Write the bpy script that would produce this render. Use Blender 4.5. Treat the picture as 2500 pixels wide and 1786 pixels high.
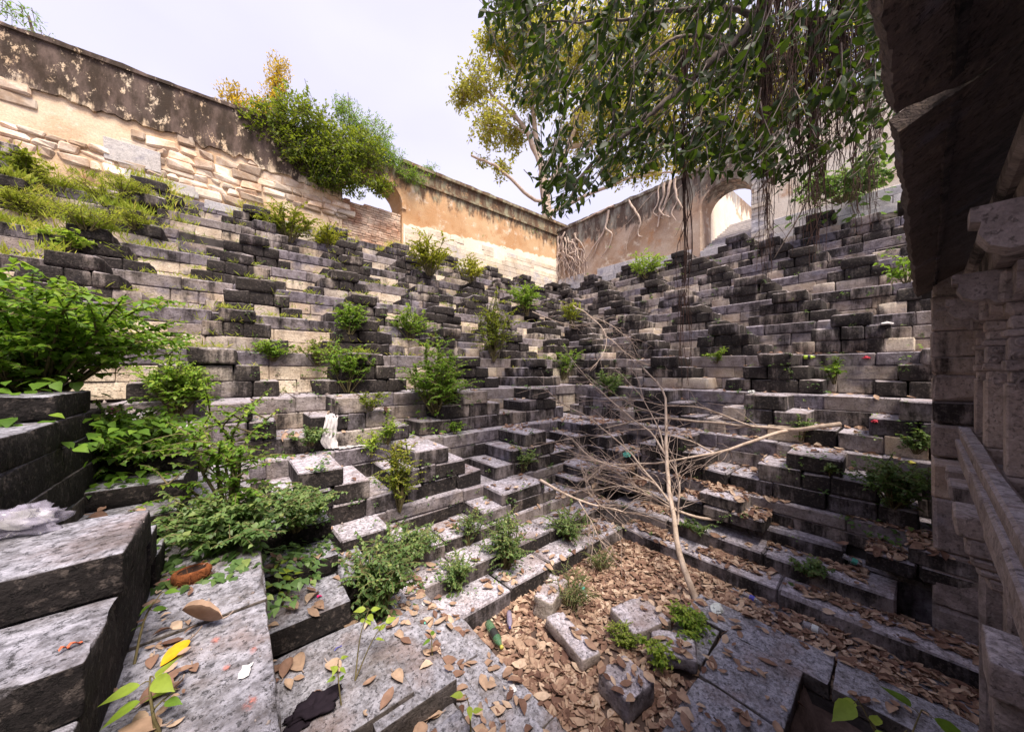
import bpy, math, random
import numpy as np
from mathutils import Vector, Matrix, noise
from mathutils.bvhtree import BVHTree

random.seed(7)
rs = np.random.default_rng(7)
R = math.radians
scene = bpy.context.scene
for o in list(bpy.data.objects):
    bpy.data.objects.remove(o)

# ------------------------------------------------------------------ camera
TH = R(49.9)                       # the view's heading, measured from the axis of the long flight
F = 800 / 2500                     # focal length in picture widths
cam_d = bpy.data.cameras.new('camera')
cam = bpy.data.objects.new('camera', cam_d)
scene.collection.objects.link(cam)
cam_d.sensor_width = 36
cam_d.lens = 36 * F
cam_d.shift_y = 12 / 2500
cam_d.clip_start = 0.02
cam_d.clip_end = 2000
cam.location = (0, 0, 0)
cam.rotation_euler = (R(90), 0, TH - R(90))
scene.camera = cam

# ------------------------------------------------------------------ sky and sun
SUN_EL, SUN_AZ = R(62), R(-101)     # azimuth measured from +X, counter-clockwise
world = bpy.data.worlds.new('World')
scene.world = world
world.use_nodes = True
wn, wl = world.node_tree.nodes, world.node_tree.links
wn.clear()
sky = wn.new('ShaderNodeTexSky')
sky.sky_type = 'NISHITA'
sky.sun_disc = False
sky.sun_elevation = SUN_EL
sky.sun_rotation = R(90) - SUN_AZ
sky.air_density = 1.0
sky.dust_density = 4.0
sky.ozone_density = 1.0
veil = wn.new('ShaderNodeMix'); veil.data_type = 'RGBA'      # thin high cloud over the whole sky
wtc = wn.new('ShaderNodeTexCoord')
wno = wn.new('ShaderNodeTexNoise')
wno.inputs['Scale'].default_value = 1.3
wno.inputs['Detail'].default_value = 4
wmp = wn.new('ShaderNodeMapping'); wmp.inputs['Scale'].default_value = (1, 1, 2.2)
wl.new(wtc.outputs['Generated'], wmp.inputs[0]); wl.new(wmp.outputs[0], wno.inputs['Vector'])
wcl = wn.new('ShaderNodeMix'); wcl.data_type = 'RGBA'
wcl.inputs[6].default_value = (2.95, 2.80, 3.85, 1)
wcl.inputs[7].default_value = (3.75, 3.6, 4.3, 1)
wrm = wn.new('ShaderNodeMapRange'); wrm.inputs['From Min'].default_value = .3; wrm.inputs['From Max'].default_value = .7
wl.new(wno.outputs['Fac'], wrm.inputs['Value']); wl.new(wrm.outputs[0], wcl.inputs[0])
veil.inputs[0].default_value = 0.86
wl.new(wcl.outputs[2], veil.inputs[7])
wl.new(sky.outputs[0], veil.inputs[6])
bg = wn.new('ShaderNodeBackground')
bg.inputs[1].default_value = 0.112
wl.new(veil.outputs[2], bg.inputs[0])
wo = wn.new('ShaderNodeOutputWorld')
wl.new(bg.outputs[0], wo.inputs[0])

sun_d = bpy.data.lights.new('sun', 'SUN')
sun_d.energy = 2.9
sun_d.angle = R(24)
sun_d.color = (1.0, 0.90, 0.76)
sun = bpy.data.objects.new('sun', sun_d)
scene.collection.objects.link(sun)
sv = Vector((math.cos(SUN_EL) * math.cos(SUN_AZ), math.cos(SUN_EL) * math.sin(SUN_AZ), math.sin(SUN_EL)))
sun.rotation_euler = sv.to_track_quat('Z', 'Y').to_euler()
sun.location = sv * 50

vs = scene.view_settings
vs.view_transform = 'Standard'
vs.look = 'None'
vs.exposure = 1.45
vs.gamma = 1.0
vs.use_curve_mapping = False
scene.cycles.max_bounces = 6
scene.cycles.transparent_max_bounces = 8

# ------------------------------------------------------------------ helpers
C, S = math.cos(TH), math.sin(TH)


def at(px, py, d):
    """the place that lies d metres in front of the viewer, measured off the photograph"""
    r = (px - 1250) / 800
    return Vector((C + r * S, S - r * C, (905 - py) / 800)) * d


def atz(px, py, z):
    return at(px, py, z * 800 / (905 - py))


ORIG = {}


def link(o, parent=None):
    scene.collection.objects.link(o)
    if parent is not None:
        o.parent = parent
    return o


def thing(name, label, cat, loc=(0, 0, 0), rz=0.0, group=None):
    o = bpy.data.objects.new(name, None)
    o.empty_display_size = 0.1
    o.location = loc
    o.rotation_euler = (0, 0, rz)
    o['label'] = label
    o['category'] = cat
    if group:
        o['group'] = group
    link(o)
    ORIG[o.name] = Vector(loc)
    return o


def part_empty(name, parent):
    o = bpy.data.objects.new(name, None)
    o.empty_display_size = 0.1
    link(o, parent)
    ORIG[o.name] = ORIG.get(parent.name, Vector())
    return o


def tag(o, label, cat, group=None):
    o['label'] = label
    o['category'] = cat
    if group:
        o['group'] = group
    return o


def mesh_np(name, verts, faces, mat, parent=None, smooth=False, attrs=None, loc=None):
    """verts (n,3) and faces (m,k) as arrays; verts are world positions unless loc says otherwise"""
    verts = np.asarray(verts, dtype=np.float32)
    faces = np.asarray(faces, dtype=np.int32)
    me = bpy.data.meshes.new(name)
    org = np.zeros(3, dtype=np.float32)
    if parent is not None:
        org = np.array(ORIG.get(parent.name, Vector()), dtype=np.float32)
    if loc is None:
        loc = Vector((0, 0, 0))
        v = verts - org
    else:
        v = verts
    k = faces.shape[1]
    me.vertices.add(len(v))
    me.vertices.foreach_set('co', v.ravel())
    me.loops.add(faces.size)
    me.loops.foreach_set('vertex_index', faces.ravel())
    me.polygons.add(len(faces))
    me.polygons.foreach_set('loop_start', np.arange(0, faces.size, k, dtype=np.int32))
    me.polygons.foreach_set('loop_total', np.full(len(faces), k, dtype=np.int32))
    if smooth:
        me.polygons.foreach_set('use_smooth', np.ones(len(faces), dtype=bool))
    if attrs:
        for an, arr in attrs.items():
            a = me.attributes.new(an, 'FLOAT', 'POINT')
            a.data.foreach_set('value', np.asarray(arr, dtype=np.float32))
    me.update()
    me.validate()
    me.materials.append(mat)
    o = bpy.data.objects.new(name, me)
    o.location = loc
    return link(o, parent)


def mesh_py(name, verts, faces, mat, parent=None, smooth=False, loc=(0, 0, 0), world_coords=True):
    me = bpy.data.meshes.new(name)
    org = ORIG.get(parent.name, Vector()) if parent is not None else Vector()
    if world_coords:
        verts = [Vector(v) - org - Vector(loc) for v in verts]
    me.from_pydata([tuple(v) for v in verts], [], faces)
    if smooth:
        for p in me.polygons:
            p.use_smooth = True
    me.update()
    me.materials.append(mat)
    o = bpy.data.objects.new(name, me)
    o.location = loc
    return link(o, parent)


# ------------------------------------------------------------------ node materials
class NT:
    def __init__(self, name):
        self.m = bpy.data.materials.new(name)
        self.m.use_nodes = True
        self.n = self.m.node_tree.nodes
        self.l = self.m.node_tree.links
        self.n.clear()
        self.out = self.n.new('ShaderNodeOutputMaterial')
        self.geo = self.n.new('ShaderNodeNewGeometry')
        self.oi = self.n.new('ShaderNodeObjectInfo')

    def put(self, sock, v):
        if v is None:
            return
        if hasattr(v, 'is_output'):
            self.l.new(v, sock)
        elif isinstance(v, (tuple, list)) and len(v) == 3 and sock.type == 'RGBA':
            sock.default_value = (*v, 1)
        else:
            sock.default_value = v

    def noise(self, scale, detail=4, rough=0.55, stretch=None, vec=None, dist=0.0, offs=0.0):
        nd = self.n.new('ShaderNodeTexNoise')
        nd.inputs['Scale'].default_value = scale
        nd.inputs['Detail'].default_value = detail
        nd.inputs['Roughness'].default_value = rough
        nd.inputs['Distortion'].default_value = dist
        v = vec or self.geo.outputs['Position']
        if stretch or offs:
            mp = self.n.new('ShaderNodeMapping')
            mp.inputs['Scale'].default_value = stretch or (1, 1, 1)
            mp.inputs['Location'].default_value = (offs, offs * 1.7, offs * .6)
            self.l.new(v, mp.inputs[0])
            v = mp.outputs[0]
        self.l.new(v, nd.inputs['Vector'])
        return nd.outputs['Fac']

    def math(self, op, a, b=None, c=None, clamp=False):
        nd = self.n.new('ShaderNodeMath')
        nd.operation = op
        nd.use_clamp = clamp
        self.put(nd.inputs[0], a)
        self.put(nd.inputs[1], b)
        self.put(nd.inputs[2], c)
        return nd.outputs[0]

    def ramp(self, v, lo, hi, a=0.0, b=1.0):
        nd = self.n.new('ShaderNodeMapRange')
        nd.interpolation_type = 'SMOOTHSTEP'
        self.put(nd.inputs['Value'], v)
        self.put(nd.inputs['From Min'], lo)
        self.put(nd.inputs['From Max'], hi)
        self.put(nd.inputs['To Min'], a)
        self.put(nd.inputs['To Max'], b)
        return nd.outputs[0]

    def mix(self, f, a, b, blend='MIX'):
        nd = self.n.new('ShaderNodeMix')
        nd.data_type = 'RGBA'
        nd.blend_type = blend
        self.put(nd.inputs[0], f)
        self.put(nd.inputs[6], a)
        self.put(nd.inputs[7], b)
        return nd.outputs[2]

    def scale(self, col, f):
        nd = self.n.new('ShaderNodeVectorMath')
        nd.operation = 'SCALE'
        self.put(nd.inputs[0], col)
        self.put(nd.inputs['Scale'], f)
        return nd.outputs[0]

    def attr(self, name):
        nd = self.n.new('ShaderNodeAttribute')
        nd.attribute_name = name
        return nd.outputs['Fac']

    def sep(self, v):
        nd = self.n.new('ShaderNodeSeparateXYZ')
        self.put(nd.inputs[0], v)
        return nd.outputs

    def bump(self, h, strength=0.5, dist=0.02, normal=None):
        nd = self.n.new('ShaderNodeBump')
        nd.inputs['Strength'].default_value = strength
        nd.inputs['Distance'].default_value = dist
        self.put(nd.inputs['Height'], h)
        if normal is not None:
            self.l.new(normal, nd.inputs['Normal'])
        return nd.outputs[0]

    def bsdf(self, col, rough=0.9, normal=None, spec=0.3, **kw):
        nd = self.n.new('ShaderNodeBsdfPrincipled')
        self.put(nd.inputs['Base Color'], col)
        self.put(nd.inputs['Roughness'], rough)
        nd.inputs['Specular IOR Level'].default_value = spec
        if normal is not None:
            self.l.new(normal, nd.inputs['Normal'])
        for k, v in kw.items():
            self.put(nd.inputs[k.replace('_', ' ')], v)
        return nd.outputs[0]

    def done(self, sh):
        self.l.new(sh, self.out.inputs[0])
        return self.m


def stone_mat(name, grey=((.074, .061, .076), (.222, .196, .232)), cream=((.52, .40, .29), (.78, .67, .54)),
              dust=(.60, .555, .64), bump=0.6):
    """weathered sandstone; the object's own colour carries warmth (R), black lichen with riser shade (G), tread dust with sky light (B)"""
    t = NT(name)
    oc = t.n.new('ShaderNodeSeparateColor')
    t.l.new(t.oi.outputs['Color'], oc.inputs[0])
    warm, stain_shade, dst = oc.outputs[0], oc.outputs[1], oc.outputs[2]
    rnd = t.oi.outputs['Random']
    big = t.noise(1.7, 5, .6)
    mid = t.noise(9, 6, .65)
    fine = t.noise(70, 4, .7)
    grain = t.noise(16, 5, .6, stretch=(1, 1, 2.2), dist=.9)
    g = t.mix(t.ramp(mid, .3, .7), grey[0], grey[1])
    c = t.mix(t.ramp(big, .35, .65), cream[0], cream[1])
    c = t.mix(t.ramp(grain, .45, .75, 0, .45), c, (.36, .25, .16))
    wpat = t.ramp(t.noise(.75, 5, .6, stretch=(1, 1, 1.5), offs=11.3), .34, .50)
    base = t.mix(t.math('MULTIPLY', warm, wpat), g, c)
    base = t.scale(base, t.math('MULTIPLY_ADD', rnd, .20, .90))
    base = t.scale(base, t.ramp(fine, .25, .75, .78, 1.2))
    # bluish mineral wash
    base = t.mix(t.ramp(t.noise(2.6, 3, .5, offs=9.1), .62, .75, 0, .55), base, (.20, .20, .27))
    patch = t.noise(1.15, 6, .68, stretch=(1, 1, .8), offs=3.3)
    streak = t.noise(5.5, 6, .7, stretch=(1, 1, .16), offs=5.1)
    v = t.math('ADD', t.math('MULTIPLY', patch, .55), t.math('MULTIPLY', streak, .45))
    v = t.math('MULTIPLY_ADD', fine, .10, t.math('SUBTRACT', v, .05))
    thr = t.math('MULTIPLY_ADD', stain_shade, -.46, .74)
    sf = t.ramp(v, t.math('SUBTRACT', thr, .06), t.math('ADD', thr, .07))
    speck = t.ramp(t.noise(34, 3, .7, offs=1.3), .52, .66)
    black = t.mix(t.math('MULTIPLY', speck, .55), (.012, .0095, .010), (.105, .085, .078))
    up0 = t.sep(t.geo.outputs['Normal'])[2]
    sf = t.math('MULTIPLY', sf, t.math('MULTIPLY_ADD', t.ramp(up0, .5, .9), -.72, .95))  # black thinned on treads, so riser shade is painted into the lichen
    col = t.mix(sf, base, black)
    # settled dust on treads, brightened to paint in sky light
    up = t.ramp(up0, .55, .9)
    df = t.math('MULTIPLY', t.math('MULTIPLY', up, dst), t.ramp(t.noise(3.6, 8, .72, offs=7.7), .30, .56, .30, 1))
    mott = t.noise(26, 6, .75, offs=1.9)
    dcol = t.mix(t.ramp(mott, .36, .64), t.scale(dust, .40), t.scale(dust, 1.08))
    dcol = t.mix(t.ramp(t.noise(2.2, 5, .65, offs=2.2), .48, .68, 0, .65), dcol, (.24, .165, .15))
    dcol = t.mix(t.ramp(t.noise(90, 3, .6, offs=6.1), .62, .70, 0, .7), dcol, (.05, .04, .04))
    col = t.mix(df, col, dcol)
    hgt = t.math('ADD', t.math('MULTIPLY', mid, .8), t.math('MULTIPLY', fine, .22))
    hgt = t.math('ADD', hgt, t.math('MULTIPLY', grain, .25))
    pits = t.ramp(t.noise(48, 5, .7, offs=12.3), .56, .66)
    hgt = t.math('SUBTRACT', hgt, t.math('MULTIPLY', pits, .35))
    col = t.scale(col, t.math('MULTIPLY_ADD', pits, -.38, 1.0))
    nrm = t.bump(hgt, bump * 1.4, .03)
    return t.done(t.bsdf(col, .92, nrm, .25))


def simple_mat(name, a, b, scale=6, rough=.85, bump=.3, fine=40, stretch=None, spec=.3, rand=.3, **kw):
    t = NT(name)
    n = t.noise(scale, 5, .6, stretch=stretch)
    col = t.mix(t.ramp(n, .3, .7), a, b)
    col = t.scale(col, t.math('MULTIPLY_ADD', t.oi.outputs['Random'], rand, 1 - rand / 2))
    f = t.noise(fine, 4, .6)
    col = t.scale(col, t.ramp(f, .25, .75, .85, 1.15))
    nrm = t.bump(t.math('ADD', n, t.math('MULTIPLY', f, .4)), bump, .01)
    return t.done(t.bsdf(col, rough, nrm, spec, **kw))


def leaf_mat(name, stops, trans=.35, rough=.5, spec=.35, tcol=None):
    """colour varies leaf by leaf through the 'var' attribute"""
    t = NT(name)
    rp = t.n.new('ShaderNodeValToRGB')
    el = rp.color_ramp.elements
    while len(el) < len(stops):
        el.new(0.5)
    for e, (p, cc) in zip(el, stops):
        e.position = p
        e.color = (*cc, 1)
    t.l.new(t.attr('var'), rp.inputs[0])
    col = rp.outputs[0]
    col = t.scale(col, t.ramp(t.noise(30, 3, .6), .3, .7, .85, 1.15))
    b = t.bsdf(col, rough, None, spec)
    tr = t.n.new('ShaderNodeBsdfTranslucent')
    t.l.new(t.mix(.5, t.scale(col, 1.5), tcol or (.35, .45, .03)), tr.inputs[0])
    mx = t.n.new('ShaderNodeMixShader')
    mx.inputs[0].default_value = trans
    t.l.new(b, mx.inputs[1])
    t.l.new(tr.outputs[0], mx.inputs[2])
    return t.done(mx.outputs[0])


def plaster_mat(name, z0, z1, warm_a, warm_b, dark=(.022, .014, .012), amount=.5, side=0.0):
    """lime plaster, rain-stained black from the top of the wall downwards in ragged runs"""
    t = NT(name)
    big = t.noise(.8, 6, .6)
    mid = t.noise(5, 6, .7)
    fine = t.noise(45, 4, .65)
    col = t.mix(t.ramp(big, .32, .68), warm_a, warm_b)
    col = t.mix(t.ramp(t.noise(2.1, 6, .7, offs=4.4), .52, .72), col, (.72, .62, .50))
    col = t.mix(t.ramp(t.noise(1.4, 5, .65, offs=8.4), .56, .70, 0, .7), col, (.40, .19, .08))
    col = t.scale(col, t.ramp(fine, .25, .75, .82, 1.15))
    z = t.sep(t.geo.outputs['Position'])[2]
    zz = t.ramp(z, z0, z1)
    streak = t.noise(4.5, 7, .72, stretch=(1, 1, .22), offs=2.9)
    v = t.math('ADD', t.math('MULTIPLY', streak, .75), t.math('MULTIPLY', t.noise(1.6, 6, .7, offs=1.1), .55))
    v = t.math('SUBTRACT', v, .12)
    v = t.math('ADD', v, t.math('MULTIPLY_ADD', zz, .62, -.62 + amount * .5))
    sf = t.ramp(v, .44, .60)
    flake = t.ramp(t.noise(6.5, 7, .75, stretch=(1, 1, .6), offs=6.6), .56, .64)
    sf = t.math('MULTIPLY', sf, t.math('MULTIPLY_ADD', flake, -.8, .96))
    col = t.mix(sf, col, t.mix(t.ramp(t.noise(3.2, 6, .7, stretch=(1, 1, .3), offs=3.9), .42, .68), dark, tuple(min(.3, c_ * 4.5 + .02) for c_ in dark)))
    nrm = t.bump(t.math('ADD', mid, t.math('MULTIPLY', fine, .35)), .5, .03)
    return t.done(t.bsdf(col, .93, nrm, .2))


M = {}
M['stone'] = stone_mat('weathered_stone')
M['stone_near'] = stone_mat('slab_stone', grey=((.028, .023, .024), (.095, .080, .084)), dust=(.44, .435, .52), bump=.6)  # near-black base also paints in the shade on slab fronts
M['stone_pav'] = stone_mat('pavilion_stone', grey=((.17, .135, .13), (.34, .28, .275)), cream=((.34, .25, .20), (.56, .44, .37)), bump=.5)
M['stone_eave_shade'] = stone_mat('shaded_eave_stone', grey=((.055, .042, .040), (.125, .095, .088)), cream=((.10, .07, .055), (.17, .12, .10)), dust=(.40, .37, .37), bump=.7)  # dark tones paint the underside's shade into the stone
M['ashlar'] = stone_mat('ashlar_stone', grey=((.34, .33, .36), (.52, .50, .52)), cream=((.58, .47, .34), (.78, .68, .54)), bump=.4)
M['rubble'] = simple_mat('rubble_stone', (.44, .29, .19), (.70, .59, .49), 3.0, .9, .9, 30, rand=.8)
M['rubble_dark'] = simple_mat('stone_crumb', (.13, .10, .095), (.34, .29, .28), 3.0, .95, .5, 60)
M['brick'] = simple_mat('brick', (.40, .20, .12), (.60, .48, .38), 1.6, .9, .5, 50, rand=.6)
M['mortar'] = plaster_mat('mortar_plaster', 5.6, 9.0, (.50, .33, .20), (.68, .54, .40), amount=.15)
M['plaster_dark'] = plaster_mat('stained_plaster', 5.3, 6.75, (.62, .44, .28), (.74, .61, .46), amount=1.15)
M['plaster_brown'] = plaster_mat('brown_plaster', 5.2, 7.6, (.46, .26, .13), (.58, .40, .24), dark=(.10, .06, .04), amount=.62)
M['plaster_right'] = plaster_mat('grey_plaster', 5.2, 7.3, (.36, .23, .15), (.50, .39, .31), dark=(.085, .06, .05), amount=.78)
M['plaster_white'] = plaster_mat('lime_plaster', 5.6, 7.8, (.72, .60, .48), (.80, .72, .63), dark=(.22, .15, .11), amount=.35)
M['earth'] = simple_mat('earth', (.085, .055, .045), (.19, .13, .11), 5, .97, .6, 60)
M['core'] = simple_mat('packed_rubble', (.03, .025, .025), (.07, .06, .058), 5, .97, .5, 60)
M['ground'] = simple_mat('dry_ground', (.20, .15, .10), (.32, .25, .17), 2, .95, .5, 40)
M['bark_pale'] = simple_mat('pale_bark', (.34, .255, .20), (.56, .45, .38), 14, .85, .35, 60, stretch=(1, 1, .4))
M['bark'] = simple_mat('grey_bark', (.10, .075, .065), (.24, .19, .17), 12, .9, .6, 50, stretch=(1, 1, .5))
M['root'] = simple_mat('aerial_root', (.022, .011, .009), (.075, .036, .028), 10, .9, .3, 40)
M['dead_twig'] = simple_mat('dead_twig', (.22, .16, .135), (.42, .33, .29), 8, .85, .3, 60)
M['green_stem'] = simple_mat('green_stem', (.09, .075, .035), (.16, .13, .06), 10, .8, .2, 60)
M['leaf_banyan'] = leaf_mat('banyan_leaf', [(0, (.005, .012, .004)), (.6, (.012, .027, .006)), (.9, (.032, .06, .009)), (1, (.12, .14, .02))], .28, .55, .25, (.22, .36, .02))
M['leaf_peepal'] = leaf_mat('peepal_leaf', [(0, (.08, .105, .02)), (.5, (.20, .215, .035)), (1, (.44, .38, .05))], .55, .5, .3, (.55, .50, .05))
M['leaf_bush'] = leaf_mat('bush_leaf', [(0, (.04, .08, .012)), (.6, (.14, .20, .022)), (1, (.34, .33, .03))], .45, .5, .3, (.36, .42, .02))
M['leaf_bright'] = leaf_mat('bright_leaf', [(0, (.045, .105, .015)), (.6, (.14, .26, .03)), (1, (.33, .41, .06))], .45, .5, .3, (.32, .50, .03))
M['leaf_yellow'] = leaf_mat('yellow_leaf', [(0, (.26, .19, .02)), (.6, (.48, .33, .03)), (1, (.46, .40, .06))], .5, .55, .2, (.80, .58, .04))
M['leaf_shrub'] = leaf_mat('shrub_leaf', [(0, (.035, .075, .022)), (.55, (.10, .175, .055)), (.9, (.20, .27, .085)), (1, (.30, .35, .11))], .36, .45, .35, (.22, .38, .03))
M['leaf_grass'] = leaf_mat('grass_blade', [(0, (.12, .19, .02)), (.6, (.30, .36, .035)), (1, (.52, .43, .10))], .5, .6, .2, (.45, .48, .04))
M['leaf_dead'] = leaf_mat('dead_leaf', [(0, (.11, .055, .042)), (.3, (.25, .15, .11)), (.7, (.40, .28, .205)), (1, (.56, .43, .335))], .1, .75, .25, (.4, .2, .06))
M['leaf_gold'] = leaf_mat('golden_leaf', [(0, (.62, .32, .01)), (1, (.70, .40, .02))], .15, .45, .35, (.7, .4, .02))

# ------------------------------------------------------------------ stone pieces
SURF_V, SURF_F = [], []
_nv = 0


def surf(verts, faces):
    global _nv
    SURF_V.append(np.asarray(verts, dtype=np.float64))
    SURF_F.extend([[i + _nv for i in f] for f in faces])
    _nv += len(verts)


SG = [(sx, sy, sz) for sx in (-1, 1) for sy in (-1, 1) for sz in (-1, 1)]
VI = {}
for ci, s3 in enumerate(SG):
    for a in range(3):
        VI[(s3, a)] = ci * 3 + a
CH_F = []
for a in range(3):
    b, c = [(1, 2), (2, 0), (0, 1)][a]
    for sg in (-1, 1):
        q = []
        for sb, sc in ((-1, -1), (1, -1), (1, 1), (-1, 1)):
            s3 = [0, 0, 0]; s3[a] = sg; s3[b] = sb; s3[c] = sc
            q.append(VI[(tuple(s3), a)])
        CH_F.append(q if sg > 0 else q[::-1])
for a in range(3):                          # edge along axis a, between faces b and c
    b, c = [(1, 2), (2, 0), (0, 1)][a]
    for sb in (-1, 1):
        for sc in (-1, 1):
            lo = [0, 0, 0]; lo[a] = -1; lo[b] = sb; lo[c] = sc
            hi = list(lo); hi[a] = 1
            q = [VI[(tuple(lo), b)], VI[(tuple(hi), b)], VI[(tuple(hi), c)], VI[(tuple(lo), c)]]
            CH_F.append(q if sb * sc < 0 else q[::-1])
for s3 in SG:
    q = [VI[(s3, 0)], VI[(s3, 1)], VI[(s3, 2)]]
    CH_F.append(q if s3[0] * s3[1] * s3[2] > 0 else q[::-1])
CH_S = np.array([s3 for s3 in SG for a in range(3)], dtype=float)
CH_A = np.zeros((24, 3))
for i in range(24):
    CH_A[i, i % 3] = 1
CH_TRI_MESH = CH_F


def chamfer_verts(h, r, jit):
    h = np.asarray(h, dtype=float)
    hm = min(h)
    rc = np.repeat(np.clip(r * rs.lognormal(0, .45, 8), .002, hm * .7), 3)[:, None]
    v = CH_S * (h - rc * (1 - CH_A))
    if jit:
        v = v + np.repeat(rs.uniform(-jit, jit, (8, 3)), 3, axis=0) * np.minimum(1, h / .1)
    return v


def block(name, b, mat, parent, r=.012, jit=.006, col=(.2, .3, .6), rz=0.0, tilt=0.0, collide=True, smooth=False):
    """one dressed stone: bounds b = (x0,x1,y0,y1,z0,z1) in world space, worn edges"""
    b = (min(b[0], b[1]), max(b[0], b[1]), min(b[2], b[3]), max(b[2], b[3]), b[4], b[5])
    h = ((b[1] - b[0]) / 2, (b[3] - b[2]) / 2, (b[5] - b[4]) / 2)
    c = Vector(((b[0] + b[1]) / 2, (b[2] + b[3]) / 2, (b[4] + b[5]) / 2))
    v = chamfer_verts(h, r, jit)
    if rz or tilt:
        m = np.array((Matrix.Rotation(rz, 3, 'Z') @ Matrix.Rotation(tilt, 3, 'X')))
        v = v @ m.T
    me = bpy.data.meshes.new(name)
    me.from_pydata(v.tolist(), [], CH_F)
    if smooth:
        me.polygons.foreach_set('use_smooth', [True] * len(CH_F))
    me.materials.append(mat)
    o = bpy.data.objects.new(name, me)
    o.location = c - (ORIG.get(parent.name, Vector()) if parent is not None else Vector())
    o.color = (*col, 1)
    link(o, parent)
    if collide:
        surf(v + np.array(c), CH_F)
    return o


def rock(name, b, mat, parent, cell=.05, r=.03, amp=.012, col=(.1, .3, .6), rz=0.0, tx=0.0, ty=0.0, chips=.03, freq=5.0, collide=True):
    """a nearby stone with a finer, uneven surface and chipped edges"""
    h = Vector(((b[1] - b[0]) / 2, (b[3] - b[2]) / 2, (b[5] - b[4]) / 2))
    c = Vector(((b[0] + b[1]) / 2, (b[2] + b[3]) / 2, (b[4] + b[5]) / 2))
    grid = []
    for i in range(3):
        e = min(r * 1.2, h[i] * .4)
        m_ = max(1, min(28, int(round((2 * h[i] - 2 * e) / cell))))
        grid.append([-h[i]] + [-h[i] + e + (2 * h[i] - 2 * e) * q / m_ for q in range(m_ + 1)] + [h[i]])
    n = [len(g_) - 1 for g_ in grid]
    idx, verts, faces = {}, [], []

    def gv(i, j, k):
        key = (i, j, k)
        if key not in idx:
            p = Vector((grid[0][i], grid[1][j], grid[2][k]))
            idx[key] = len(verts)
            rr = min(r, min(h) * .8)
            w = c + p
            ch = noise.noise(w * freq * 1.7 + Vector((3, 1, 7)))
            rr *= .55 + max(0, ch) * 2.2 * (1 if chips else 0)
            rr = min(rr, min(h) * .9)
            q = Vector([max(-(h[a] - rr), min(h[a] - rr, p[a])) for a in range(3)])
            dlt = p - q
            nr = dlt.normalized() if dlt.length > 1e-6 else Vector((0, 0, 1))
            near = sum(1 for a in range(3) if abs(p[a]) > h[a] - rr * 1.5)
            p2 = q + nr * (rr if dlt.length > 1e-6 else 0)
            dsp = noise.noise(w * freq) * amp + noise.noise(w * freq * 3.1) * amp * .4
            if near >= 2:
                dsp -= max(0, noise.noise(w * freq * 2.3 + Vector((9, 4, 2))) - .05) * chips
            verts.append(p2 + nr * dsp)
        return idx[key]

    for a in range(3):
        u, v = [(1, 2), (2, 0), (0, 1)][a]
        for side in (0, n[a]):
            for i in range(n[u]):
                for j in range(n[v]):
                    q = []
                    for di, dj in ((0, 0), (1, 0), (1, 1), (0, 1)):
                        k = [0, 0, 0]; k[a] = side; k[u] = i + di; k[v] = j + dj
                        q.append(gv(*k))
                    faces.append(q if side else q[::-1])
    m = Matrix.Rotation(rz, 3, 'Z') @ Matrix.Rotation(ty, 3, 'Y') @ Matrix.Rotation(tx, 3, 'X')
    verts = [m @ p for p in verts]
    o = mesh_py(name, verts, faces, mat, parent, True, c - (ORIG.get(parent.name, Vector()) if parent is not None else Vector()), False)
    o.color = (*col, 1)
    if collide:
        surf(np.array([tuple(p + c) for p in verts]), faces)
    return o


def prism(name, poly, axis, a0, a1, mat, parent=None, col=None):
    """a flat outline in the two other axes, pushed through from a0 to a1 along one axis"""
    u, v = {'X': (1, 2), 'Y': (0, 2), 'Z': (0, 1)}[axis]
    w = {'X': 0, 'Y': 1, 'Z': 2}[axis]
    vs_, n = [], len(poly)
    for a in (a0, a1):
        for p in poly:
            q = [0, 0, 0]; q[u] = p[0]; q[v] = p[1]; q[w] = a
            vs_.append(q)
    fs = [list(range(n))[::-1], list(range(n, 2 * n))]
    for i in range(n):
        j = (i + 1) % n
        fs.append([i, j, n + j, n + i])
    o = mesh_py(name, vs_, fs, mat, parent)
    bm_fix(o)
    if col:
        o.color = (*col, 1)
    return o


def bm_fix(o):
    import bmesh
    bm = bmesh.new()
    bm.from_mesh(o.data)
    bmesh.ops.recalc_face_normals(bm, faces=bm.faces)
    bm.to_mesh(o.data)
    bm.free()


# ------------------------------------------------------------------ the pit: floor, flights of little stairs
FLOOR = -2.4
H, RUN = .6462, .831
NT_UP = 8
LX0, RX = .10, 5.75             # third side's ledge edge (x), right flight's ledge face (x)
LY = 4.50                       # left flight's ledge face (y)


def face_left(i):  return LY + RUN * (i - 1)
def face_right(i): return RX + RUN * (i - 1)
def face_third(i): return LX0 - RUN * (i - 1)
def ztop(i):       return -1.0 + H * (i - 1)


def place(side, u0, u1, v0, v1, z0, z1):
    if side == 'L':
        return (u0, u1, v0, v1, z0, z1)
    if side == 'R':
        return (v0, v1, u0, u1, z0, z1)
    return (-v1, -v0, u0, u1, z0, z1)      # third side: v = -x


def cuts(u0, u1, lo, hi):
    out = [u0]
    while out[-1] < u1 - 1e-4:
        w = random.uniform(lo, hi)
        nx = out[-1] + w
        if u1 - nx < lo * .6:
            nx = u1
        out.append(min(nx, u1))
    return out


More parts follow.
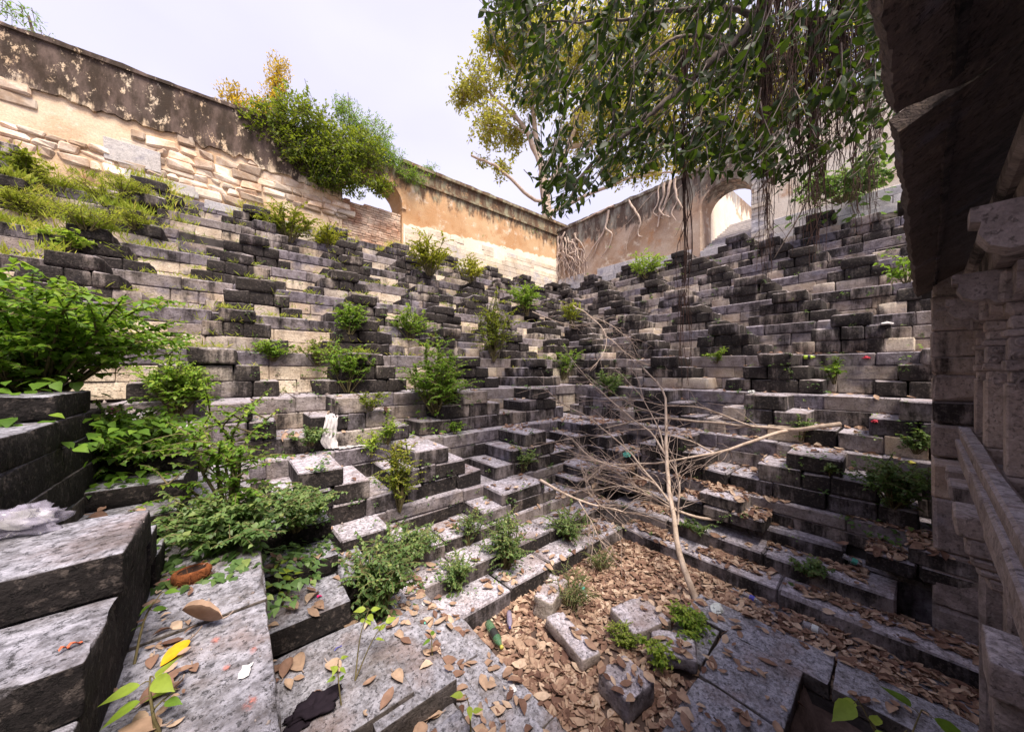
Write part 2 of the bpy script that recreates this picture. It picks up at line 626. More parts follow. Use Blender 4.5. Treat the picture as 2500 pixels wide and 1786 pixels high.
def tint(i, kind, side='L'):
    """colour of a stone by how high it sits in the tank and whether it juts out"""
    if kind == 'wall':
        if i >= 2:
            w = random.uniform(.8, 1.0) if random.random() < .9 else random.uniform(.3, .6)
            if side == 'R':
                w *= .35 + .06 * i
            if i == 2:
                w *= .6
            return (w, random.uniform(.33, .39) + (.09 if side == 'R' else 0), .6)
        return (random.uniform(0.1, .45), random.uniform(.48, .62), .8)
    if kind == 'stair':
        if i >= 3:
            return (random.uniform(.2, .5), random.uniform(.66, .73), .5)
        if i == 2:
            return (random.uniform(.0, .4), random.uniform(.5, .7), .7)
        return (random.uniform(.05, .35), random.uniform(.55, .72), .97)
    return (random.uniform(0, .25), random.uniform(.25, .6) if i > 2 else random.uniform(.15, .4), .8)


def build_tier(flight, side, i, u0, u1, face, zb, zt, apexes, protr, run, nc=3, detail=True):
    p = part_empty('terrace', flight)
    hc = (zt - zb) / nc
    up = i >= 3
    # earth packed behind the facing stones
    e1 = 1.6 if side == 'L' else 0
    e0 = 1.6 if side == 'L' else 0
    bb = place(side, u0 - e0, u1 + e1, face + .06, face + run + 1.3, zb - .35, zt - .03)
    block('core', bb, M['core'], p, .01, 0, (.2, .5, 0))
    for c in range(nc):
        z1 = zt - c * hc
        z0 = z1 - hc
        top = c == 0
        xs = cuts(u0 - (.3 if side == 'L' else 0), u1 + (.3 if side == 'L' else 0), .34 if not top else .45, .85 if not top else 1.05)
        for a, b2 in zip(xs[:-1], xs[1:]):
            jv = random.gauss(0, .006)
            vv1 = face + (run + .12 if top else .26)
            if top and random.random() < .06 and up:
                continue
            zz = random.gauss(0, .006) if top else 0
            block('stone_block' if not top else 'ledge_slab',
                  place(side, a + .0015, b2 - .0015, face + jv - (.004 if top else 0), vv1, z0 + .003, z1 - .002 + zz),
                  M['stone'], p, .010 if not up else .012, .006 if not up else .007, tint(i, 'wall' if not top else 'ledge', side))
    for ap in apexes:
        uc, wa, wl_, wr_ = ap[:4]
        pr = protr * random.uniform(.93, 1.07)
        v0p = face - pr
        for c in range(nc):
            z1 = zt - c * hc
            z0 = z1 - hc
            L = uc - wa / 2 - c * wl_
            Rr = uc + wa / 2 + c * wr_
            L = max(L, u0 - .25) + random.gauss(0, .012)
            Rr = min(Rr, u1 + .25) + random.gauss(0, .012)
            if Rr - L < .12:
                continue
            if c == 0:
                xs = [L, Rr]
            else:
                lw, rw = max(wl_ * random.uniform(1.05, 1.7), .2), max(wr_ * random.uniform(1.05, 1.7), .2)
                xs = [L, L + lw]
                if Rr - rw - xs[-1] > .12:
                    if Rr - rw - xs[-1] > .75:
                        xs.append((xs[-1] + Rr - rw) / 2 + random.uniform(-.1, .1))
                    xs.append(Rr - rw)
                else:
                    xs[-1] = (L + Rr) / 2 + random.uniform(-.08, .08)
                xs.append(Rr)
            for q, (a, b2) in enumerate(zip(xs[:-1], xs[1:])):
                if up and random.random() < .02:
                    continue
                jj = random.gauss(0, .014 if up else .01)
                top_p = .02 if c == 0 and up else 0
                tn = tint(i, 'stair')
                if c == nc - 1 and i >= 2 and random.random() < .35:
                    tn = (random.uniform(.3, .8), random.uniform(.3, .5), .4)
                if up:
                    bb2 = place(side, a + .0015 - top_p, b2 - .0015 + top_p, v0p + jj - top_p, face + .03, z0 + .002, z1 - .002 + random.gauss(0, .004))
                    bb2 = (min(bb2[0], bb2[1]), max(bb2[0], bb2[1]), min(bb2[2], bb2[3]), max(bb2[2], bb2[3]), bb2[4], bb2[5])
                    rock('stair_block', bb2, M['stone'], p, .15, .034 if c == 0 else .02, .021, tn, chips=.06, freq=4.0)
                    continue
                block('stair_block', place(side, a + .003 - top_p, b2 - .003 + top_p, v0p + jj - top_p, face + .03, z0 + .002, z1 - .002 + random.gauss(0, .004)),
                      M['stone'], p, .012 if not up else (.03 if c == 0 else .014), .008 if not up else .011, tn, rz=random.gauss(0, .006))
    return p


floor = thing('pit_floor', '', '')
del floor['label'], floor['category']
floor['kind'] = 'structure'
# the soil sheet of the pit's bottom, gently uneven
gx, gy = np.meshgrid(np.linspace(-2.5, 6, 60), np.linspace(-4, 6, 70), indexing='ij')
gz = np.array([[FLOOR + .03 * noise.noise(Vector((a * 1.7, b2 * 1.7, 0))) + .012 * noise.noise(Vector((a * 7, b2 * 7, 3))) for a, b2 in zip(r1, r2)] for r1, r2 in zip(gx, gy)])
gz = np.where((gx > 2.2) & (gx < 3.3) & (gy > -1.2) & (gy < .45), gz - .33, gz)
gv_ = np.stack([gx, gy, gz], -1).reshape(-1, 3)
ii = np.arange(59)[:, None] * 70 + np.arange(69)[None, :]
gf = np.stack([ii, ii + 70, ii + 71, ii + 1], -1).reshape(-1, 4)
mesh_np('soil', gv_, gf, M['earth'], floor, True)
surf(gv_, gf.tolist())

fl_left = thing('stepped_flight', 'long flight of small stone stairs climbing to the bush-topped wall', 'stone steps', (5, 6, FLOOR))
fl_right = thing('stepped_flight', 'flight of small dark stone stairs below the arched gateway, beside the pavilion', 'stone steps', (8, 4, FLOOR))
fl_third = thing('stepped_flight', 'near flight of big stone slabs and ledges along the left edge', 'stone steps', (-.5, 2, FLOOR))


def auto_apex(u0, u1, period, phase, wa=.52, ws=.27):
    out, u = [], u0 + phase
    while u < u1 - .3:
        out.append((u + random.uniform(-.06, .06), wa * random.uniform(.85, 1.2), ws * random.uniform(.85, 1.15), ws * random.uniform(.85, 1.15)))
        u += period * random.uniform(.97, 1.03)
    return out


# long kerb steps round the floor
def kerb_run(flight, side, u0, u1, face, depth, z0, z1, lo=.55, hi=1.1, end_jit=.0, mat='stone'):
    p = part_empty('long_step', flight)
    xs = cuts(u0, u1, lo, hi)
    for a, b2 in zip(xs[:-1], xs[1:]):
        jv = random.gauss(0, .008)
        block('kerb_stone', place(side, a + .0015, b2 - .0015, face + jv, face + depth, z0, z1 + random.gauss(0, .005)),
              M[mat], p, .016, .008, (random.uniform(.05, .3), random.uniform(.45, .62), .95), rz=random.gauss(0, .004))


kerb_run(fl_left, 'L', 1.42, 4.22, 2.57, .42, FLOOR - .1, -2.23)
kerb_run(fl_left, 'L', 1.15, 4.56, 2.93, .44, FLOOR - .1, -2.06)
kerb_run(fl_left, 'L', .60, 4.92, 3.30, .55, FLOOR - .1, -1.92, .5, .9)
kerb_run(fl_right, 'R', -.42, 2.60, 4.22, .42, FLOOR - .1, -2.23, .8, 1.3)
kerb_run(fl_right, 'R', .02, 2.96, 4.57, .44, FLOOR - .1, -2.06, .8, 1.3)
kerb_run(fl_right, 'R', .38, 3.33, 4.93, .45, FLOOR - .1, -1.90, .8, 1.3)
kerb_run(fl_right, 'R', -.35, .36, 4.99, .4, FLOOR - .1, -2.02, .6, .9)

# tier 0 and 1 (measured), upper tiers (regular, staggered)
build_tier(fl_left, 'L', 0, .60, 5.0, 3.78, -2.06, -1.60, [(.98, .46, .24, .24), (3.02, .80, .28, .24), (4.55, .42, .2, .2)], .44, .72)
build_tier(fl_left, 'L', 1, LX0, RX, LY, -1.60, -1.0, [(.66, .42, .2, .28), (1.92, .46, .30, .27), (3.72, .46, .30, .26), (5.2, .4, .25, .25)], .68, RUN)
build_tier(fl_right, 'R', 0, -.55, 3.80, 5.10, -1.90, -1.60, [(1.50, .48, .24, .26), (3.05, .46, .24, .24), (-.30, .5, .26, .26)], .40, .7, 2)
build_tier(fl_right, 'R', 1, -.55, LY, RX, -1.60, -1.0, [(.66, .50, .26, .30), (2.32, .48, .27, .26), (3.85, .42, .24, .24)], .62, RUN)

ph = [0, .9]
for i in range(2, 2 + NT_UP):
    zb, zt = ztop(i) - H, ztop(i)
    u0, u1 = face_third(i), face_right(i)
    if i == 2:
        aps = [(-.05, .4, .22, .22), (1.22, .50, .27, .25), (3.15, .56, .36, .26), (4.75, .46, .26, .24)]
    else:
        aps = auto_apex(u0, u1, 1.86, .45 + ph[i % 2] * 1.02 + .1 * (i % 3), .46, .235)
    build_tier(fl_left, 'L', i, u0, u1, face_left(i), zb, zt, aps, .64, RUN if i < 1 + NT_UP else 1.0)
    u1 = face_left(i)
    if i == 2:
        aps = [(-.25, .5, .26, .26), (1.32, .50, .26, .27), (2.95, .46, .25, .25), (4.3, .42, .24, .24)]
    else:
        aps = auto_apex(-.75, u1, 1.80, .35 + ph[(i + 1) % 2] * .98, .46, .235)
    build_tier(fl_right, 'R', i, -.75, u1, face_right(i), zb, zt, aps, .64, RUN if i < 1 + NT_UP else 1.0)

# ------------------------------------------------------------------ third side: the slabs nearest the viewer
tp = part_empty('terrace', fl_third)


def near(name, b, col=(.06, .25, .7), cell=.05, r=.007, amp=.005, parent=tp, mat='stone_near', **k):
    return rock(name, b, M[mat], parent, cell, r, amp, col, **k)


block('core', (-.6, .04, -.6, 4.5, -2.6, -1.13), M['core'], tp, .01, 0, (.1, .5, 0))
# ledge with the yellow leaf
near('ledge_slab', (-.36, .10, .30, 1.78, -1.16, -1.0), (.05, .12, .8))
near('ledge_slab', (-.36, .105, 1.79, 2.52, -1.16, -.995), (.08, .16, .8))
near('ledge_slab', (-.36, .10, 2.53, 3.5, -1.16, -1.005), (.1, .3, .8), .08)
near('ledge_slab', (-.36, .10, 3.51, 4.5, -1.16, -1.0), (.1, .3, .8), .1)
# facing stones below that ledge
for zz in range(4):
    for yy in range(5):
        block('stone_block', (-.3, .085, .3 + yy * .84, .3 + yy * .84 + .83, -2.4 + zz * .31, -2.4 + zz * .31 + .305), M['stone'], tp, .016, .008, (.1, .5, .3))
# second terrace: stair P1 and P2 against its face
t2 = part_empty('terrace', fl_third)
block('core', (-2.2, -.74, .9, 5.1, -1.4, -.60), M['core'], t2, .01, 0, (.1, .5, 0))
for zz in range(3):
    xs = cuts(3.56, 5.2, .5, .9)
    for a, b2 in zip(xs[:-1], xs[1:]):
        block('stone_block', (-1.0, -.66 + random.gauss(0, .008), a + .0015, b2 - .0015, -1.0 + zz * .185, -1.0 + zz * .185 + .18), M['stone'], t2, .016, .008, (.1, .7, .4))
dk = lambda: (random.uniform(.02, .12), random.uniform(.8, .95), .8)  # high lichen values paint shade onto the near stair fronts
# stair nearest the viewer: slabs A, B, C going down towards the lens, D, E beyond
near('stair_slab', (-1.1, -.270, 1.575, 2.02, -.70, -.57), (.02, .86, .85), .035)
near('stair_slab', (-1.1, -.278, 1.265, 1.58, -.835, -.70), (.02, .86, .8), .035)
near('stair_slab', (-1.1, -.285, .95, 1.28, -.97, -.835), (.02, .86, .8), .04)
near('stair_slab', (-1.1, -.275, 2.023, 2.20, -.84, -.70), dk(), .04)
near('stair_slab', (-1.1, -.275, 2.203, 2.42, -1.0, -.85), dk(), .04)
near('stair_block', (-1.1, -.285, 1.583, 2.02, -.84, -.703), (.05, .8, .5), .04)
near('stair_block', (-1.1, -.290, 1.27, 1.70, -1.02, -.838), (.05, .8, .5), .04)
near('stair_block', (-1.1, -.295, 1.703, 2.20, -1.02, -.845), (.05, .8, .5), .04)
# stair P2 further along
near('stair_slab', (-.95, -.255, 3.30, 3.90, -.70, -.575), dk(), .06)
near('stair_slab', (-.95, -.26, 3.02, 3.35, -.82, -.702), dk(), .06)
near('stair_slab', (-.95, -.265, 2.74, 3.06, -.93, -.822), dk(), .06)
near('stair_block', (-.95, -.262, 3.352, 3.95, -.82, -.702), dk(), .08)
near('stair_block', (-.95, -.27, 3.06, 4.2, -1.0, -.824), dk(), .08)
near('stair_slab', (-.95, -.27, 3.92, 4.2, -.85, -.70), dk(), .08)
# third terrace and its stair (the dark mass at the left edge, its shade painted in as lichen)
t3 = part_empty('terrace', fl_third)
block('core', (-3.2, -1.46, 1.4, 5.9, -.9, .12), M['core'], t3, .01, 0, (.1, .5, 0))
for zz in range(3):
    xs = cuts(1.6, 5.9, .5, .9)
    for a, b2 in zip(xs[:-1], xs[1:]):
        block('stone_block', (-1.8, -1.40 + random.gauss(0, .01), a + .0015, b2 - .0015, -.426 + zz * .191, -.426 + zz * .191 + .187), M['stone'], t3, .02, .01, (.15, .7, .4))
xs = cuts(3.55, 5.2, .5, .95)
for a, b2 in zip(xs[:-1], xs[1:]):
    block('ledge_slab', (-1.45, -.64 + random.gauss(0, .008), a + .0015, b2 - .0015, -.58, -.43), M['stone'], t2, .02, .01, (.1, .45, .8))
near('stair_slab', (-1.5, -.68, 2.69, 3.20, -.245, -.12), (.02, .92, .7), .05)
near('stair_slab', (-1.5, -.67, 2.14, 2.70, -.385, -.25), (.02, .92, .7), .05)
near('stair_slab', (-1.5, -.66, 1.70, 2.15, -.52, -.39), (.02, .92, .7), .05)
near('stair_slab', (-1.5, -.68, 3.203, 3.50, -.385, -.25), (.04, .92, .5), .06)
near('stair_block', (-1.5, -.675, 2.705, 3.20, -.385, -.248), (.04, .92, .5), .06)
near('stair_block', (-1.5, -.67, 2.153, 2.75, -.55, -.388), (.04, .92, .5), .06)
near('stair_block', (-1.5, -.672, 2.753, 3.50, -.55, -.388), (.04, .92, .5), .06)
near('stair_block', (-1.5, -.665, 1.70, 2.6, -.72, -.553), (.08, .65, .5), .06)
near('stair_block', (-1.5, -.668, 2.603, 3.52, -.72, -.553), (.08, .7, .5), .06)
near('stair_block', (-1.5, -.66, 1.5, 2.3, -1.0, -.723), (.12, .55, .5), .06)
near('stair_block', (-1.5, -.664, 2.303, 3.55, -1.0, -.723), (.12, .55, .5), .06)
for i in range(4, 8):
    zb, zt = ztop(i) - H, ztop(i)
    build_tier(fl_third, 'T', i, max(1.5, 1.2 * (i - 2)), face_left(i), -face_third(i), zb, zt,
               [(a, .5, .26, .26) for a in np.arange(face_left(i) - 1.2 - .8 * (i % 2), 1.2 * (i - 2), -1.7)], .52, RUN)

# lower stairs of the near side, running down to the floor on the right of the ledge
t0 = part_empty('terrace', fl_third)
gcol = lambda: (random.uniform(.03, .12), random.uniform(.6, .8), .85)
near('stair_slab', (.085, .60, 2.42, 2.80, -1.72, -1.565), gcol(), .04, parent=t0)
near('stair_slab', (.085, .61, 2.82, 3.12, -1.56, -1.42), gcol(), .05, parent=t0)
near('stair_slab', (.085, .62, 3.14, 3.50, -1.42, -1.27), gcol(), .05, parent=t0)
near('stair_block', (.085, .60, 2.80, 3.5, -1.72, -1.57), gcol(), .06, parent=t0)
near('stair_block', (.085, .61, 3.10, 3.5, -1.57, -1.43), gcol(), .06, parent=t0)
near('stair_slab', (.62, .86, 2.72, 3.22, -1.76, -1.62), gcol(), .05, parent=t0)
near('stair_slab', (.63, 1.00, 2.9, 3.28, -1.9, -1.775), gcol(), .05, parent=t0)
near('paving_slab', (.085, .74, 1.70, 2.43, -1.95, -1.735), (.05, .3, .7), .06, parent=t0)
near('paving_slab', (.30, .84, .80, 1.40, -1.86, -1.66), (.04, .10, .75), .045, parent=t0)
near('paving_slab', (.52, .97, 1.64, 2.34, -1.92, -1.76), (.04, .10, .75), .045, parent=t0)
near('paving_slab', (.30, .95, 1.42, 1.66, -2.0, -1.885), (.04, .2, .75), .05, parent=t0)
block('core', (.05, 1.0, -.4, 3.4, -2.6, -1.96), M['core'], t0, .01, 0, (.1, .5, 0))
# long plain slabs stepping down to the floor along this side
for (x0, x1, y0, y1, zt_) in ((.60, 1.16, -.3, 1.35, -1.985), (.75, 1.15, 1.36, 2.55, -1.99), (.8, 1.15, 2.56, 2.92, -2.0),
                              (1.16, 1.36, -.3, 1.0, -2.08), (1.16, 1.37, 1.01, 2.0, -2.085), (1.16, 1.36, 2.01, 2.9, -2.08),
                              (1.38, 1.56, -.3, 1.42, -2.20), (1.38, 1.55, 1.43, 2.54, -2.205)):
    near('long_slab', (x0, x1, y0, y1, zt_ - .25, zt_), (.12, .12, .85), .05, parent=t0)

# paving on the floor round the drain hole
for (b, rz_) in (((2.00, 2.67, .49, .99, -2.43, -2.30), .015), ((2.685, 3.31, .48, 1.0, -2.42, -2.295), .005),
                 ((3.33, 3.71, .34, 1.35, -2.42, -2.31), .01), ((3.34, 3.72, -.7, .33, -2.42, -2.315), .01),
                 ((2.80, 3.30, 1.03, 1.34, -2.43, -2.325), .06), ((3.75, 4.2, -.6, .3, -2.45, -2.375), 0), ((3.76, 4.19, .31, 1.2, -2.45, -2.38), 0),
                 ((2.55, 2.95, -.6, .30, -2.75, -2.60), .12)):
    rock('paving_slab', b, M['stone_near'], floor, .06, .010, .007, (.05, .35, .85), rz=rz_)
for b in ((1.98, 3.33, .50, .98, -2.95, -2.435), (3.345, 3.70, -1.0, .6, -2.95, -2.435)):
    block('footing', b, M['core'], floor, .01, .004, (.1, .8, .2))

# loose fallen blocks
for nm, lab, c, sz, rz_, tx, ty, col in (
        ('fallen_block', 'squarish fallen stone block with damp lower edge in the leaf litter', (2.17, 1.29, -2.30), (.29, .27, .17), -.12, .05, .02, (.25, .1, .8)),
        ('fallen_block', 'long narrow fallen stone slab leaning beside the bottles', (2.22, 1.84, -2.32), (.20, .50, .10), -.16, .06, .10, (.3, .08, .8)),
        ('fallen_block', 'thick fallen stone block behind the low leafy weed, top surface cracked', (2.86, 1.56, -2.31), (.42, .34, .14), -.35, .02, -.04, (.3, .12, .8)),
        ('fallen_block', 'tilted grey fallen slab touching the thick block', (2.78, 1.22, -2.31), (.32, .34, .10), .42, -.06, .12, (.05, .15, .7)),
        ('fallen_block', 'small rounded fallen stone half hidden by the spindly weed', (2.45, 2.30, -2.30), (.42, .2, .2), .35, .1, 0, (.35, .1, .8))):
    b = (c[0] - sz[0] / 2, c[0] + sz[0] / 2, c[1] - sz[1] / 2, c[1] + sz[1] / 2, c[2] - sz[2] / 2, c[2] + sz[2] / 2)
    o = rock(nm, b, M['stone'], None, .04, .016, .010, (col[0], .12, 1.0), rz=rz_, tx=tx, ty=ty)
    tag(o, lab, 'stone block', 'fallen stones on the pit floor')
# ------------------------------------------------------------------ boundary walls
WL, WR = 11.15, 12.40
ZB = 4.17

# --- wall behind the left flight: low rubble part, blocked arch, taller plastered part
wall_l = thing('boundary_wall', 'tall plastered boundary wall with exposed rubble and a bricked-up arch above the left steps', 'wall', (3, WL, ZB))


def ragged(x0, x1, zf, step, amp, seed):
    out, x, k = [], x0, 0
    while x < x1:
        out.append((x, zf(x) + amp * (noise.noise(Vector((x * 2.3, seed, 0))) + .6 * noise.noise(Vector((x * 7.1, seed, 4))))))
        x += step
    out.append((x1, zf(x1)))
    return out


AX0, AX1 = 2.52, 4.40
TOPL = lambda x: 6.62 + .05 * (x + 3.5) + .02 * math.sin(x * 2)
prism('wall_core', [(-9, 3.4), (AX0, 3.4), (AX0, TOPL(AX0) - .05), (-9, 6.35)], 'Y', WL + .04, WL + .9, M['mortar'], wall_l)
# upper coat of plaster, its lower edge broken away
up_edge = ragged(-9, AX0, lambda x: 5.62 - .10 * max(0, x + .5), .06, .17, 1.0)
prism('plaster', [(-9, TOPL(-9)), (AX0, TOPL(AX0))] + up_edge[::-1], 'Y', WL - .02, WL + .92, M['plaster_dark'], wall_l)
cop = ragged(-9, AX0, lambda x: TOPL(x) + .07, .12, .03, 8.0)
prism('coping', [(-9, TOPL(-9) - .01), (AX0, TOPL(AX0) - .01)] + cop[::-1], 'Y', WL - .07, WL + .97, M['plaster_dark'], wall_l)
# exposed rubble
nst = 0
z = 4.30
while z < 5.72:
    hrow = random.uniform(.12, .27)
    x = -4.6 + random.uniform(0, .3)
    while x < AX0 - .1:
        w = random.uniform(.18, .55)
        edge = 5.62 - .10 * max(0, x + .5) + .17 * noise.noise(Vector((x * 2.3, 1.0, 0)))
        lowplaster = noise.noise(Vector((x * .55 + 4, z * 1.1, 2.0))) + (5.15 - z) * .45
        if z + hrow < edge + .05 and lowplaster < .42:
            zo = random.uniform(-.02, .02)
            o = block('rubble_stone', (x + .008, x + w - .008, WL + random.uniform(-.035, .015), WL + .2, z + zo + .006, z + hrow + zo - .006),
                      M['rubble'], wall_l, .03, .032, (0, 0, 0), collide=False)
            nst += 1
        x += w
    z += hrow
# pale flat slabs let into the rubble
for (a, b2, c, d) in ((-2.2, -1.35, 4.62, 5.08), (-1.9, -.7, 4.22, 4.5), (.0, 1.2, 4.0, 4.22), (-.6, .2, 4.05, 4.25)):
    block('slab', (a, b2, WL - .03, WL + .2, c, d), M['ashlar'], wall_l, .01, .01, (.25, .05, .1), collide=False)
# arch surround: ring segment on the right-hand side and the spandrel above it
arc = [(4.40, 5.62)]
for k in range(13):
    a = k / 12 * math.pi
    arc.append((3.46 + .94 * math.cos(a), 5.62 + .86 * math.sin(a) ** .85))
prism('arch_spandrel', [(4.42, 5.60), (4.42, 7.05), (2.50, 6.9), (2.50, 5.60)] + arc[1:][::-1], 'Y', WL, WL + .9, M['plaster_brown'], wall_l)
ring = [(3.46 + .94 * math.cos(k / 16 * math.pi), 5.62 + .86 * math.sin(k / 16 * math.pi) ** .85) for k in range(17)]
ring += [(3.46 + 1.08 * math.cos(k / 16 * math.pi), 5.62 + 1.0 * math.sin(k / 16 * math.pi) ** .85) for k in range(16, -1, -1)]
prism('arch_ring', ring, 'Y', WL - .05, WL + .05, M['plaster_brown'], wall_l)
# brick blocking
infill = part_empty('brick_blocking', wall_l)
prism('mortar_bed', [(AX0, 3.6), (AX1, 3.6), (AX1, 5.40), (3.6, 5.42), (2.9, 5.36), (AX0, 5.42)], 'Y', WL + .13, WL + .5, M['mortar'], infill)
z, row = 3.98, 0
while z < 5.40:
    x = AX0 + (0 if row % 2 else -.1)
    while x < AX1 - .03:
        w = random.uniform(.17, .24)
        a, b2 = max(x, AX0), min(x + w, AX1)
        if b2 - a > .05 and not (z > 5.3 and random.random() < .4):
            block('brick', (a + .006, b2 - .006, WL + .10 + random.uniform(-.012, .012), WL + .3, z + .005, z + .072), M['brick'], infill, .006, .006, collide=False)
        x += w
    z += .077
    row += 1
# taller part
prism('wall_core', [(AX1, 3.4), (WR + .9, 3.4), (WR + .9, 7.38), (AX1 + .02, 7.22)], 'Y', WL + .01, WL + .9, M['plaster_brown'], wall_l)
prism('moulding', [(AX1 + .3, 6.70), (WR, 6.78), (WR, 6.86), (AX1 + .3, 6.78)], 'Y', WL - .06, WL + .05, M['plaster_brown'], wall_l)
prism('coping', [(AX1, 7.20), (WR + .9, 7.36)] + ragged(AX1, WR + .9, lambda x: 7.31 + .02 * (x - AX1), .15, .03, 5.0)[::-1], 'Y', WL - .10, WL + .98, M['plaster_brown'], wall_l)
low = ragged(AX1 + .05, WR - .02, lambda x: 5.15 + .055 * (x - AX1), .08, .14, 3.0)
prism('bare_band', [(AX1 + .05, 3.6), (WR - .02, 3.6)] + low[::-1], 'Y', WL - .012, WL + .1, M['plaster_white'], wall_l)
z = 3.95
while z < 5.0:
    hh = random.uniform(.19, .27)
    xs = cuts(AX1 + .1, WR - .03, .45, .95)
    for a, b2 in zip(xs[:-1], xs[1:]):
        if z < 4.6 or noise.noise(Vector((a * .8, z, 5))) > -.1:
            block('ashlar_block', (a + .004, b2 - .004, WL - .03 + random.gauss(0, .004), WL + .1, z + .003, z + hh - .003), M['ashlar'], wall_l, .008, .004,
                  (random.uniform(.7, 1), random.uniform(0, .16), .2), collide=False)
    z += hh

# --- wall behind the right flight, with the open gateway
wall_r = thing('boundary_wall', 'brown plastered boundary wall with creeping pale roots and an arched gateway', 'wall', (WR, 6, ZB))
GY0, GY1 = 3.02, 4.50
prism('wall_core', [(GY1, 3.4), (WL + .9, 3.4), (WL + .9, 7.0), (GY1, 7.02)], 'X', WR + .01, WR + .9, M['plaster_right'], wall_r)
prism('coping', [(GY1 - .1, 6.98), (WL + .3, 6.97)] + ragged(GY1 - .1, WL + .3, lambda y: 7.10, .13, .05, 11.0)[::-1], 'X', WR - .06, WR + .97, M['plaster_right'], wall_r)
gm = (GY0 + GY1) / 2
hw = (GY1 - GY0) / 2
arc = [(gm + hw * math.cos(k / 14 * math.pi), 5.55 + .74 * math.sin(k / 14 * math.pi)) for k in range(15)]
prism('arch_spandrel', [(GY1 + .003, 5.55), (GY1 + .003, 7.06), (GY0 - .003, 7.12), (GY0 - .003, 5.55)] + arc[::-1], 'X', WR - .02, WR + .9, M['plaster_right'], wall_r)
ring = [(gm + hw * math.cos(k / 16 * math.pi), 5.55 + .74 * math.sin(k / 16 * math.pi)) for k in range(17)]
ring += [(gm + (hw + .07) * math.cos(k / 16 * math.pi), 5.55 + .81 * math.sin(k / 16 * math.pi)) for k in range(16, -1, -1)]
prism('arch_ring', ring, 'X', WR - .045, WR + .04, M['plaster_right'], wall_r)
block('jamb', (WR - .05, WR + .3, GY1 - .005, GY1 + .26, 3.9, 5.55), M['plaster_right'], wall_r, .01, .004, collide=False)
prism('wall_core', [(-8, 3.2), (GY0, 3.2), (GY0, 7.1), (-8, 8.4)], 'X', WR + .01, WR + .9, M['plaster_white'], wall_r)
zz = 4.0
while zz < 7.0:                                        # toothed brick-thin courses at the gate's near jamb
    hh = random.uniform(.10, .17)
    block('jamb_stone', (WR - .04 + random.gauss(0, .01), WR + .3, GY0 - random.uniform(.28, .5), GY0 + .012, zz, zz + hh - .008), M['ashlar'], wall_r, .01, .008,
          (random.uniform(.3, .7), random.uniform(.1, .3), .1), collide=False)
    zz += hh
z = 3.9
for k in range(3):
    hh = (.22, .20, .24)[k]
    for (ya, yb) in ((GY1 + .28, WL - .02), (-4, GY0 - .52)):
        xs = cuts(ya, yb, .5, 1.0)
        for a, b2 in zip(xs[:-1], xs[1:]):
            if k == 2 and random.random() < .35:
                continue
            block('ashlar_block', (WR - .05 + .012 * k + random.gauss(0, .004), WR + .1, a + .004, b2 - .004, z + .003, z + hh - .003), M['ashlar'], wall_r, .008, .004,
                  (random.uniform(.0, .35), random.uniform(0, .15), .2), collide=False)
    z += hh
# stair rising through the gate
gst = thing('gate_stair', 'pale grey stone stair rising through the arched gateway', 'stairs', (WR + 1, gm, 4.1))
for k in range(12):
    block('step', (WR - .1 + k * .27, WR + 4, GY0 - 1.2 if k > 3 else GY0 + .01, GY1 - .01, 3.9, 4.14 + k * .16), M['ashlar'], gst, .012, .006, (.1, .12, .2), collide=False)
gwl = thing('passage_wall', 'white plastered passage wall seen through the arched gateway', 'wall', (WR + 3, GY1, 4.1))
prism('plaster', [(WR + .88, 3.6), (WR + 6, 3.6), (WR + 6, 7.6), (WR + .88, 7.3)], 'Y', GY1 - .02, GY1 + .5, M['plaster_white'], gwl)

# --- ground outside, retaining walls out of view
gnd = []
for (x0, x1, y0, y1) in ((-300, 300, WL + .5, 300), (WR + .5, 300, -300, WL + .5), (-300, WR + .5, -300, -6), (-300, -7.5, -6, WL + .5)):
    gnd.append((x0, x1, y0, y1))
gvv, gff = [], []
for (x0, x1, y0, y1) in gnd:
    k = len(gvv)
    gvv += [(x0, y0, 4.05), (x1, y0, 4.05), (x1, y1, 4.05), (x0, y1, 4.05)]
    gff.append((k, k + 1, k + 2, k + 3))
g = mesh_py('ground', gvv, gff, M['ground'])
g['kind'] = 'structure'
bw = thing('unseen_retaining_wall', 'unseen plain stone retaining wall added behind the pavilion', 'wall', (0, -5.5, FLOOR))
prism('wall_core', [(-8, -2.6), (13, -2.6), (13, 4.1), (-8, 4.1)], 'Y', -6.2, -5.6, M['core'], bw)  # unseen, closes the pit's fourth side and blocks light from behind

# ------------------------------------------------------------------ pavilion on the right
pav = thing('pavilion', 'dark carved stone pavilion with pillars, sloping seat rail and broken eave slabs', 'pavilion', (0, 0, 0), R(-1.77))
pc = lambda w=.3, s_=.3, d=.3: (random.uniform(w - .15, w + .15), random.uniform(s_ - .12, s_ + .12), d)


def pblock(name, b, parent=pav, col=None, r=.012, jit=.005, **k):
    return block(name, b, M['stone_pav'], parent, r, jit, col or pc(), collide=False, **k)


# corner pier: stacked stones
pier = part_empty('pier', pav)
zs = [-.80, -.50, -.28, -.04, .13, .375, .69, .95]
for k in range(len(zs) - 1):
    pblock('pier_stone', (5.0 + random.uniform(-.012, .012), 5.5, -.34, -.03 + random.uniform(-.006, .006), zs[k] + .003, zs[k + 1] - .003), pier, pc(.45, .2) if k != 1 else pc(.1, .6), .014, .006)
zs = [-2.5, -2.05, -1.58, -1.12, -.81]
for k in range(len(zs) - 1):
    pblock('plinth_stone', (4.72 + random.uniform(-.01, .01), 5.6, -.36, -.035 + random.uniform(-.005, .005), zs[k] + .003, zs[k + 1] - .003), pier, pc(.05, .3, .6) if k < 3 else (.9, .25, .4), .014, .008)


